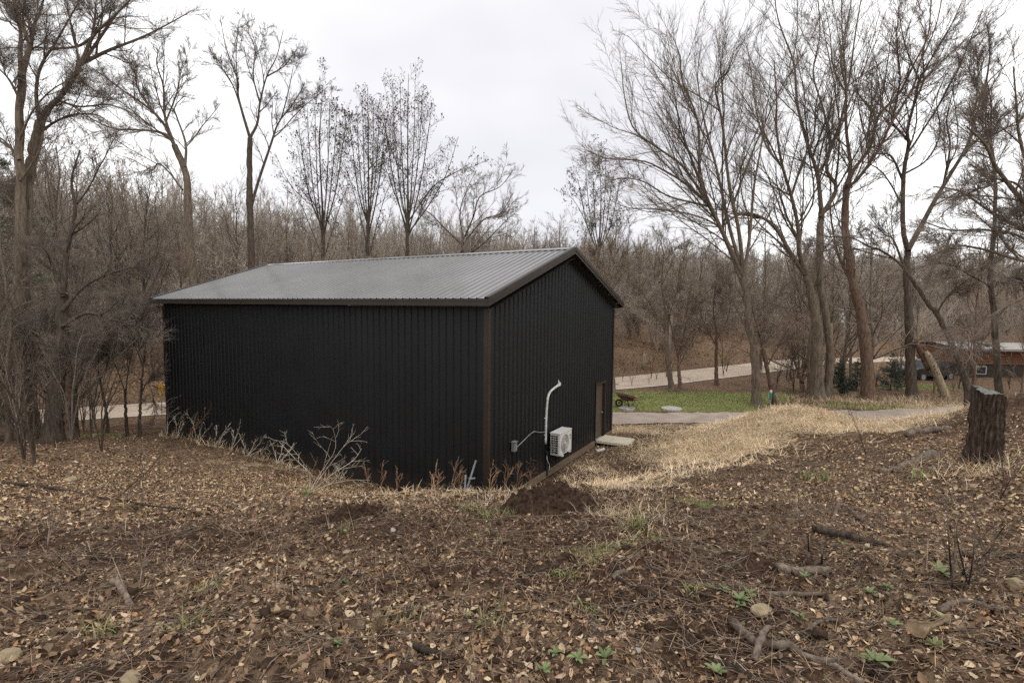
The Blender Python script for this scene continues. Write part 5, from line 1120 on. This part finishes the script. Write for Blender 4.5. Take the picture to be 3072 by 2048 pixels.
stick('fallen_branch', 'dark twig branch lying along the bottom centre', [(1245,1950),(1300,1965),(1360,1985)], .018, .012, 'stick_dark')
stick('fallen_branch', 'pale straight stalk crossing the right slope in front of the green rosette', [(2655,1742),(2740,1752),(2840,1764)], .008, .006, 'stick')
stick('fallen_branch', 'reddish branch lying near the right edge below the thin stems', [(2820,1838),(2880,1812),(2960,1825),(3020,1835)], .018, .010, 'stick', side=3)
stick('fallen_branch', 'thin arched branch with side twigs at the lower right', [(2410,1925),(2460,1890),(2520,1868)], .010, .006, 'stick', side=2, lift=.04)

def rock(px, py, size, mat, label, flat=.65, seed=0, y0=1.5, group=None):
    q = on_ground(px, py, y0, 26); g2 = np.random.default_rng(seed + 500); size *= .55 if q[1] < 7 else .8; bm = bmesh.new(); bmesh.ops.create_icosphere(bm, subdivisions=3, radius=1)
    ax = unit(g2.normal(size=(9, 3))); of = g2.uniform(.62, .95, 9)
    for v in bm.verts:
        p_ = np.array(v.co)
        for a_, f_ in zip(ax, of):
            d = p_ @ a_ - f_
            if d > 0: p_ = p_ - a_ * d * .85
        p_ = p_ * (1 + .05 * math.sin(7 * p_[0] + seed) * math.cos(6 * p_[1])) + g2.normal(size=3) * .012; v.co = (p_[0] * size * 1.15, p_[1] * size * .9, p_[2] * size * flat)
    me = bpy.data.meshes.new('rock'); bm.to_mesh(me); bm.free()
    o = link('rock', me, MT[mat]); o.location = (q[0], q[1], q[2] + size * flat * .02); o.rotation_euler = (0, 0, g2.uniform(0, 6)); tag(o, label, 'rock', group); return o
rock(1178, 1592, .055, 'rock_grey', 'pale grey stone on the dark dirt just in front of the barn corner', seed=1)
rock(912, 1697, .06, 'rock', 'tan pointed stone on dark dirt left of centre', .9, seed=2)
rock(1040, 1658, .055, 'rock', 'tan flat topped stone between straw stalks in front of the barn', seed=3)
rock(732, 1408, .17, 'rock', 'large pale yellow stone on the leaves near the long wall', .5, seed=4)
rock(283, 1308, .17, 'rock', 'yellow stone on the rise at far left', .6, seed=5, y0=6)
rock(215, 1440, .13, 'rock', 'tan stone beside the long dark branch at left', seed=6)
rock(645, 1672, .05, 'rock', 'small ochre stone on the bare dirt at left', seed=7)
rock(1910, 1952, .04, 'rock_grey', 'flat near white stone chip at the bottom right of centre', .35, seed=8)
rock(1925, 1346, .20, 'rock', 'left yellow rock of the pair beyond the doorstep slab', .7, seed=9, y0=10)
rock(1950, 1340, .18, 'rock', 'right yellow rock of the pair beyond the doorstep slab', .8, seed=10, y0=10)
rock(2868, 1542, .07, 'rock', 'tan stone on the leaves below the stump', seed=11)
rock(2955, 1535, .075, 'rock', 'pale tan stone near the right edge below the stump', seed=12)
rock(25, 1975, .10, 'rock', 'large mossy tan rock at the bottom left edge', .7, seed=13)
rock(388, 2040, .085, 'rock', 'pitted tan rock on the bottom edge at left', .7, seed=14)
rock(1815, 1620, .055, 'rock_dark', 'black stone on the bare soil right of the mound', .9, seed=15)
rock(1225, 1842, .045, 'rock_dark', 'dark round stone in the centre of the dirt', .8, seed=16)
rock(1385, 1945, .05, 'rock', 'brown flat stone at the bottom centre', .5, seed=17)
rock(2290, 1842, .11, 'rock', 'buried tan stone under the rosettes on the right', .55, seed=18)
rock(2730, 1795, .05, 'rock', 'small pale stone beside the green rosette at right', seed=19)
rock(3045, 1760, .10, 'rock', 'rounded tan stone at the right edge', .8, seed=20)
# dug soil mound in front of the gable corner, and two smaller dark banks
def mound(px, py, rx, ry, h, label, seed):
    q = on_ground(px, py, 4, 14); n = 64; s_ = np.linspace(-1, 1, n); A, B = np.meshgrid(s_, s_); r = np.hypot(A, B); X = q[0] + A * rx; Y = q[1] + B * ry
    z = hg(X.ravel(), Y.ravel()).reshape(n, n); f = np.clip(1 - r ** 2, 0, 1) ** .8; nz = fbm(X * 6, Y * 6, 4, seed, .65)
    Z = z - .05 + f * h * (.2 + 1.3 * nz) + (fbm(X * 14, Y * 14, 4, seed + 9, .65) - .5) * .2 * sstep(0, .3, f); i = (np.arange(n - 1)[:, None] * n + np.arange(n - 1)[None]).ravel()
    tag(link('soil_mound', mesh_np('soil_mound', np.stack([X.ravel() - q[0], Y.ravel() - q[1], Z.ravel() - q[2]], 1), np.stack([i, i + 1, i + n + 1, i + n], 1)), MT['soil']), label, 'dirt mound').location = tuple(q)
mound(1640, 1530, .62, .5, .36, 'freshly dug dark soil mound in front of the barn gable', 71)
mound(1050, 1558, .42, .3, .22, 'small dark lump of soil in front of the long wall', 72)

# sawn stump
q = on_ground(2950, 1395, 4, 14); st = tag(empty('tree_stump', tuple(q)), 'dark rough barked sawn stump standing on the right bank', 'stump')
nz, na = 40, 72; zz = np.linspace(-.12, 1.0, nz); aa = np.linspace(0, 2 * math.pi, na, endpoint=False); Zg, Ag = np.meshgrid(zz, aa, indexing='ij')
fl = np.exp(-np.maximum(Zg, 0) / .16); lob = 1 + .36 * fl * np.maximum(0, np.cos(Ag * 5 + 1.2)) + .16 * fl
ridge = np.abs(np.sin(Ag * 11 + 3.5 * fbm(Ag * 2, Zg * 5, 3, 81))) ** 1.5; rad_ = .165 * lob * (1 + .03 * np.sin(Ag * 3 + 1)) + .055 * (ridge - .5) + .05 * (fbm(Ag * 7, Zg * 16, 3, 83) - .5)
topz = 1 + .05 * np.cos(Ag - 2.6) + .03 * np.sin(3 * Ag); lean = .015 * np.maximum(Zg, 0)
V = np.stack([rad_ * np.cos(Ag) + lean, rad_ * np.sin(Ag), Zg * np.where(Zg > 0, topz, 1)], -1).reshape(-1, 3); i = np.arange(nz - 1)[:, None] * na; j = np.arange(na)[None]
Q = np.stack([i + j, i + (j + 1) % na, i + na + (j + 1) % na, i + na + j], -1).reshape(-1, 4); link('bark', mesh_np('bark', V, Q), MT['stump_bark'], st)
rim = V[-na:]; V2 = np.vstack([rim * np.array([.98, .98, 1]) + np.array([0, 0, .002]), rim * np.array([.9, .9, 1]) + np.array([0, 0, .01]), [[.05, 0, rim[:, 2].mean() + .02]]]); jn = (np.arange(na) + 1) % na; ja = np.arange(na)
link('cut_face', mesh_np('cut_face', V2, np.stack([ja, jn, na + jn, na + ja], 1), np.stack([na + ja, na + jn, np.full(na, 2 * na)], 1), smooth=False), MT['stump_top'], st)
c1 = np.array([[(.3 * math.cos(a), .3 * math.sin(a) - .05, .02 + .02 * k) for k in range(2)] for a in np.linspace(3.4, 6.0, 26)]); P = np.zeros((46, 6, 3)); a = g.uniform(3.2, 6.2, 46); r_ = g.uniform(.3, .55, 46)
for k in range(6): P[:, k] = np.stack([np.cos(a) * r_ * (1 + .12 * k), np.sin(a) * r_ * (1 + .12 * k), -.05 + .09 * k - .006 * k * k + g.normal(size=46) * .01], 1)
V, Q = join([tubes(P, np.full((46, 6), .0035), 4)]); link('root_sprouts', mesh_np('root_sprouts', V, Q), MT['twig_red'], st)

# dead white bush and other stems in front of the barn
def bush(name, label, base, stems, mat, r0, seed, Y=None, m1=6, m2=4, cat='dead bush', lr=.35, group=None, rmin=.0035, ang=.7, up=.02):
    g2 = np.random.default_rng(seed); q = on_ground(*base, 3, 22); Yb = q[1]; P = []
    for s_ in stems: P.append(catmull([q] + [at(a, b, Yb + g2.uniform(-.35, .35)) for a, b in s_], 14) - q)
    P = np.array(P); R = r0 * np.linspace(1, .3, 14)[None] * g2.uniform(.7, 1.1, len(P))[:, None]; c1 = grow(P, R, m1, .25, .98, lr, ang, 6, .13, up, .5, g2, rmin); parts = [tubes(P, R, 6), tubes(*c1, 4)]
    if m2: parts.append(tubes(*grow(*c1, m2, .2, 1, .45, .65, 4, .13, up, .6, g2, rmin * .8), 3))
    V, Q = join(parts); o = link(name, mesh_np(name, V, Q), MT[mat]); o.location = tuple(q); tag(o, label, cat, group); return o
bush('dead_bush', 'bleached white dead bush in front of the long black wall', (925,1484), [[(985,1400),(1040,1330),(1072,1322)],[(960,1420),(1005,1350),(1000,1290),(980,1274)],[(945,1440),(880,1370),(838,1325)],[(1000,1420),(1060,1380),(1085,1345)],[(980,1455),(1050,1440),(1110,1440)],[(930,1430),(905,1380),(860,1330),(825,1320)]], 'twig_bleached', .0075, 301, m1=6, m2=3, rmin=.003)
bush('dead_bush', 'pale branching dead shrub at the far corner of the long wall', (500,1285), [[(505,1250),(530,1225),(560,1210)],[(503,1250),(498,1210),(520,1190)],[(510,1265),(560,1222),(585,1215)],[(490,1280),(440,1275),(420,1278)]], 'twig_bleached', .012, 302, m1=3, m2=2)
for i, (bx, by, tops, lb) in enumerate([
  (560,1310,[(600,1250),(625,1225),(640,1215),(590,1240)],'brown seed stalks leaning right near the far end of the long wall'),
  (640,1330,[(690,1270),(720,1250),(650,1275),(745,1285)],'grey dry stalks leaning along the middle of the long wall'),
  (740,1370,[(770,1310),(800,1300),(830,1325),(720,1310)],'grey dry stalks leaning toward the white dead bush'),
  (590,1300,[(560,1240),(610,1262),(660,1262)],'short dry stalks by the far end of the long wall'),
  (690,1350,[(720,1270),(760,1262),(700,1290)],'grey dry stalks between the middle of the long wall and the white dead bush'), (830,1392,[(850,1320),(880,1335),(815,1330)],'dry stalks touching the left side of the white dead bush'),
  (1020,1440,[(1030,1380),(1060,1370),(1005,1390)],'low dry stalks right behind the white dead bush'), (530,1296,[(545,1235),(570,1228),(520,1250)],'tall thin dry stalks right at the far corner of the long wall')]):
    bush('dry_stalks', lb, (bx, by), [[((bx+a)/2 + 4, (by+b)/2), (a, b)] for a, b in tops], 'twig_bleached' if i else 'weed', .013, 310 + i, m1=7, m2=2, cat='dry weeds', lr=.3, ang=.4, rmin=.0075)
for i, (bx, by, tx, ty, lb) in enumerate([
  (1292,1494,1310,1395,'reddish feathery weed stalk left of the barn corner'), (1345,1465,1375,1390,'reddish weed stalk next to the leaning grey pipes'), (1372,1462,1385,1410,'short reddish weed stalk behind the leaning pipes'),
  (1462,1465,1480,1392,'reddish weed stalk against the barn corner trim'), (1510,1460,1520,1395,'thin brown weed just right of the barn corner'), (1545,1455,1560,1400,'bushy brown weed in front of the disconnect box'),
  (1590,1462,1592,1378,'feathery brown weed tall against the gable wall'), (1140,1460,1150,1380,'tall thin green-brown weed in front of the long wall'), (1190,1468,1192,1402,'thin forked weed in front of the long wall'), (1105,1450,1090,1385,'bare weed stem right of the white dead bush')]):
    bush('weed_stalk', lb, (bx, by), [[((bx+tx)/2, (by+ty)/2), (tx, ty)], [((bx+tx)/2 + 6, (by+ty)/2 + 12), (tx + 16, ty + 22)]], 'weed', .010, 330 + i, m1=9, m2=2, cat='weed', lr=.30, ang=.5, up=.06, rmin=.0058)
# grey pipes leaning at the corner
q = on_ground(1402, 1474, 6, 14)
for lb, a, b in (('long grey pipe offcut leaning right in front of the barn corner', (1399,1472), (1428,1380)), ('short grey pipe offcut standing upright in front of the barn corner', (1394,1472), (1397,1424)), ('short grey pipe stub lying level beside the leaning pipes', (1408,1436), (1424,1434))):
    m = MB(); A, B = at(*a, q[1]) , at(*b, q[1] + .12); m.tube([tuple(A), tuple((A + B) / 2), tuple(B)], .017, 10); tag(m.build('pipe_offcut', MT['grey_pvc'], smooth=False), lb, 'pipe', 'grey pipe offcuts')
q = on_ground(1800, 1355, 10, 26); m = MB(); m.tube([(q[0] - .14, q[1] - .1, q[2] + .04), (q[0] + .1, q[1] + .08, q[2] + .05), (q[0] + .16, q[1] + .12, q[2] + .06)], [.05, .045, .06], 10); tag(m.build('pipe_scrap', MT['white_dirty']), 'white plastic pipe scrap on the dirt by the doorstep slab', 'pipe')

# green rosettes
def rosette(px, py, size, label, seed, group='green rosettes pushing through the leaves'):
    size *= .52
    g2 = np.random.default_rng(seed); q = on_ground(px, py, 1.5, 12); n = int(g2.integers(7, 12)); V = []; Q = []; C = []; s_ = np.linspace(0, 1, 6)
    for k in range(n):
        a = k * 2.4 + g2.uniform(-.3, .3); el = g2.uniform(.25, 1.1); ln = size * g2.uniform(.6, 1.15); w = ln * .17 * np.sin(np.pi * (s_ * .86 + .08)) ** .8 + .001; th_ = el - s_ * g2.uniform(.2, .9)
        r = np.cumsum(np.r_[0, np.cos(th_[:-1])]) * ln / 5; z = np.cumsum(np.r_[0, np.sin(th_[:-1])]) * ln / 5 + .004; ca, sa = math.cos(a), math.sin(a); b0 = len(V)
        for i in range(6): V += [(r[i] * ca - sa * w[i], r[i] * sa + ca * w[i], z[i] + w[i] * .35), (r[i] * ca, r[i] * sa, z[i]), (r[i] * ca + sa * w[i], r[i] * sa - ca * w[i], z[i] + w[i] * .35)]
        for i in range(5): Q += [(b0 + 3 * i, b0 + 3 * i + 1, b0 + 3 * i + 4, b0 + 3 * i + 3), (b0 + 3 * i + 1, b0 + 3 * i + 2, b0 + 3 * i + 5, b0 + 3 * i + 4)]
        c = np.array([.135, .175, .075]) * g2.uniform(.75, 1.25) + np.array([.05, .03, .02]) * g2.random(); C += [c] * 18
    o = link('rosette', mesh_np('rosette', V, Q, colors=np.array(C)), MT['rosette']); o.location = tuple(q + (0, 0, .01)); tag(o, label, 'rosette plant', group)
for i, (px, py, sz, lb) in enumerate([
  (1814,1998,.11,'open star shaped rosette on the bottom edge right of centre'),(1732,2020,.09,'upright pale rosette at the bottom centre'),(1629,2028,.09,'three leaved rosette at the bottom centre edge'),(1666,1985,.07,'small rosette above the two at the bottom centre'),
  (2219,1812,.13,'largest rosette of the cluster on the buried tan stone'),(2245,1790,.10,'rosette behind the largest one by the buried tan stone'),(2171,1782,.08,'rosette left of the cluster by the buried tan stone'),(2184,1710,.08,'bluish rosette above the stone cluster'),(2215,1842,.07,'small rosette in front of the buried tan stone'),
  (2149,2030,.10,'rosette on the bottom edge under the dark stick'),(2822,1728,.17,'broad pale rosette at the foot of the thin stems on the right'),(2608,1785,.10,'single upright rosette below the short split branch'),(2660,1778,.09,'flat rosette to the right of the single upright one'),
  (2400,1868,.10,'rosette above the arched branch at lower right'),(2674,1890,.10,'rosette left of the curled bark'),(2821,1876,.13,'broad rosette behind the curled bark'),(2626,1995,.15,'large grey green rosette at the bottom right'),(2805,1950,.10,'rosette under the curled bark'),
  (1029,1755,.07,'lone seedling on the dark dirt left of centre'),(1404,1862,.05,'lone tiny seedling in the middle of the dirt'),(1016,1942,.07,'bright seedling at the bottom left of centre'),(2525,1640,.09,'yellowish rosette above the short split branch'),(2415,1750,.08,'yellowish rosette by the short split branch'),(1920,1440,.10,'rosette in the dry grass right of the mound')]):
    rosette(px, py, sz, lb, 400 + i)
# curled piece of bark
q = on_ground(2790, 1930, 1.5, 8); n1, n2 = 26, 14; s_, u_ = np.meshgrid(np.linspace(0, 1, n1), np.linspace(-1, 1, n2), indexing='ij'); wv = (.055 + .02 * np.sin(5 * s_ + 1)) * (1 - .6 * s_); an = u_ * (1.5 - .5 * s_)
an = an * 1.5; V = .62 * np.stack([.30 * (s_ - .5), np.sin(an) * wv + .03 * np.sin(4 * s_), .06 - np.cos(an) * wv * .9 + .12 * s_ ** 3 + .04 * (1 - s_) ** 2 + .03 * fbm(s_ * 9, u_ * 4, 3, 91)], -1).reshape(-1, 3)
i = (np.arange(n1 - 1)[:, None] * n2 + np.arange(n2 - 1)[None]).ravel(); o = link('curled_bark', mesh_np('curled_bark', V, np.stack([i, i + 1, i + n2 + 1, i + n2], 1)), simple('curled_tan_bark', (.15, .10, .062), (.31, .23, .145), 20, .85, .15, .4, .01))
md = o.modifiers.new('thickness', 'SOLIDIFY'); md.thickness = .004; o.location = tuple(q + (0, 0, .012)); o.rotation_euler = (0, 0, .25); tag(o, 'curled tan sheet of bark on the leaves at lower right', 'bark')
# thin bare stems growing from the slope
for i, (px, py, tops, lb, r) in enumerate([
  (2856,1770,[[(2852,1700),(2845,1600),(2838,1470)],[(2858,1740),(2866,1640),(2862,1560)]],'straight dark stem tallest of those on the right slope',.007),
  (2905,1755,[[(2890,1700),(2870,1600),(2880,1540)],[(2930,1690),(2975,1640),(2990,1590)],[(2915,1700),(2925,1600),(2930,1480)],[(2950,1700),(2990,1610),(3030,1560)]],'multi stemmed dark shrub at the right edge of the slope',.007),
  (2426,1685,[[(2426,1650),(2424,1608)]],'cut dark stem, left of the two short cut stems',.013), (2465,1692,[[(2466,1660),(2465,1625)]],'cut dark stem, right of the two short cut stems',.011),
  (2402,1590,[[(2395,1545),(2385,1480),(2370,1440)],[(2410,1560),(2428,1520)]],'thin reddish sapling at the top of the right slope',.005),
  (2600,1370,[[(2575,1290),(2555,1240),(2545,1210)],[(2560,1260),(2540,1235)]],'lone thin dark sapling in front of the dry grass',.008),
  (420,1470,[[(420,1400),(424,1330),(418,1250)],[(425,1410),(440,1360)]],'thin upright sapling on the left slope',.008), (480,1450,[[(478,1400),(482,1330)]],'short thin sapling on the left slope',.006),
  (140,1640,[[(150,1560),(140,1500)],[(135,1590),(115,1540)],[(155,1585),(170,1530)]],'pale twiggy seedling on the dark dirt at left',.004), (418,1770,[[(425,1700),(415,1640),(405,1600)],[(432,1690),(440,1640)]],'pale forked seedling above the thick pale stick',.005),
  (825,1830,[[(828,1760),(830,1690)],[(820,1790),(815,1740)]],'thin straight stalk on the dirt left of centre',.003), (968,1860,[[(985,1800),(1005,1730)]],'pale leaning straw stalk left of centre',.003),
  (1885,2000,[[(1882,1950),(1880,1900)]],'thin pale wavy stalk standing at the bottom right of centre',.003),
  (2410,1990,[[(2412,1930),(2420,1860)],[(2405,1960),(2408,1900)]],'dark stem standing beside the long thick branch',.007),
  (3000,1500,[[(3010,1430),(3000,1340)],[(2990,1450),(2970,1380)],[(3030,1440),(3060,1370)]],'leafless shrub right of the sawn stump',.006), (3050,1330,[[(3040,1260),(3060,1200)],[(3065,1270),(3090,1220)],[(3020,1290),(3000,1240)]],'leafless brush behind the sawn stump',.006)]):
    cut = 'cut' in lb; bush('bare_stem', lb, (px, py), tops, 'bark_dark' if r > .005 else 'twig_red', r, 450 + i, m1=1 if cut else (5 if len(tops) > 1 else 3), m2=0 if len(tops) < 2 else 3, cat='bare stem', lr=.05 if cut else .3, rmin=.002, ang=.5, up=.05)
# near twig reaching up from the bottom left corner
m = bush('bare_stem', 'long bare twig rising from the bottom left corner', (10, 2010), [[(60,1920),(120,1840),(165,1790),(185,1730)],[(120,1840),(160,1800),(170,1740)],[(60,1920),(130,1850),(205,1800),(260,1710)]], 'bark_dark', .011, 480, m1=3, m2=2, cat='bare stem', lr=.3, rmin=.0022)
# tangled brush at the left edge
SH = [brush_mesh(240 + i, H, [MT[m_]], stems=st_, rmin=.004, m1=5, m2=4, l1=.62) for i, (H, m_, st_) in enumerate([(4.2, 'twig', 5), (5.5, 'bark_dark', 4), (3.2, 'twig_red', 6), (4.6, 'bark_dark', 4)])]
spots = scatter(40, (-24, -9.5), (10, 22), lambda x, y: -x < 1.08 * y + 1.5 and -x > (.93 if y < 13 else .80) * y + .3 and barn_dist(np.array([x]), np.array([y]))[0] > 2 and esd(x, y) < -4, .8)
for i, (x, y) in enumerate(spots):
    o = bpy.data.objects.new('shrub', SH[int(g.integers(len(SH)))]); col.objects.link(o); o.location = (x, y, hz(x, y) - .06); s_ = g.uniform(.5, .95); o.scale = (s_ * .75, s_ * .75, s_ * g.uniform(1.0, 1.3)); o.rotation_euler = (0, 0, g.uniform(0, 6.28)); tag(o, 'leafless shrub in the tangled brush along the left edge', 'shrub', 'leafless shrubs along the left edge')
# brush along the woods edge right of the lawn and behind the stump
spots = scatter(40, (15.5, 40), (27, 40), lambda x, y: esd(x, y) < -2 and not (24 < x < 31 and y > 33.5) and not (x > 28 and y > 34) and line_dist(DRIVE, np.array([x]), np.array([y]))[0] > 2.6 and y > 29.0, 1.2)
spots += scatter(7, (7.5, 15), (31.2, 36), lambda x, y: -4.5 < esd(x, y) < -.8 and y > 30.8, .7)
for i, (x, y) in enumerate(spots):
    o = bpy.data.objects.new('shrub', SH[int(g.integers(len(SH)))]); col.objects.link(o); o.location = (x, y, hz(x, y) - .06); s_ = g.uniform(.35, .75) if x > 15 else g.uniform(.3, .6); o.scale = (s_ * g.uniform(.4, 1), s_ * g.uniform(.4, 1), s_); o.rotation_euler = (0, 0, g.uniform(0, 6.28)); tag(o, 'leafless shrub between the lawn trees and the road', 'shrub', 'leafless shrubs between the lawn and the road')
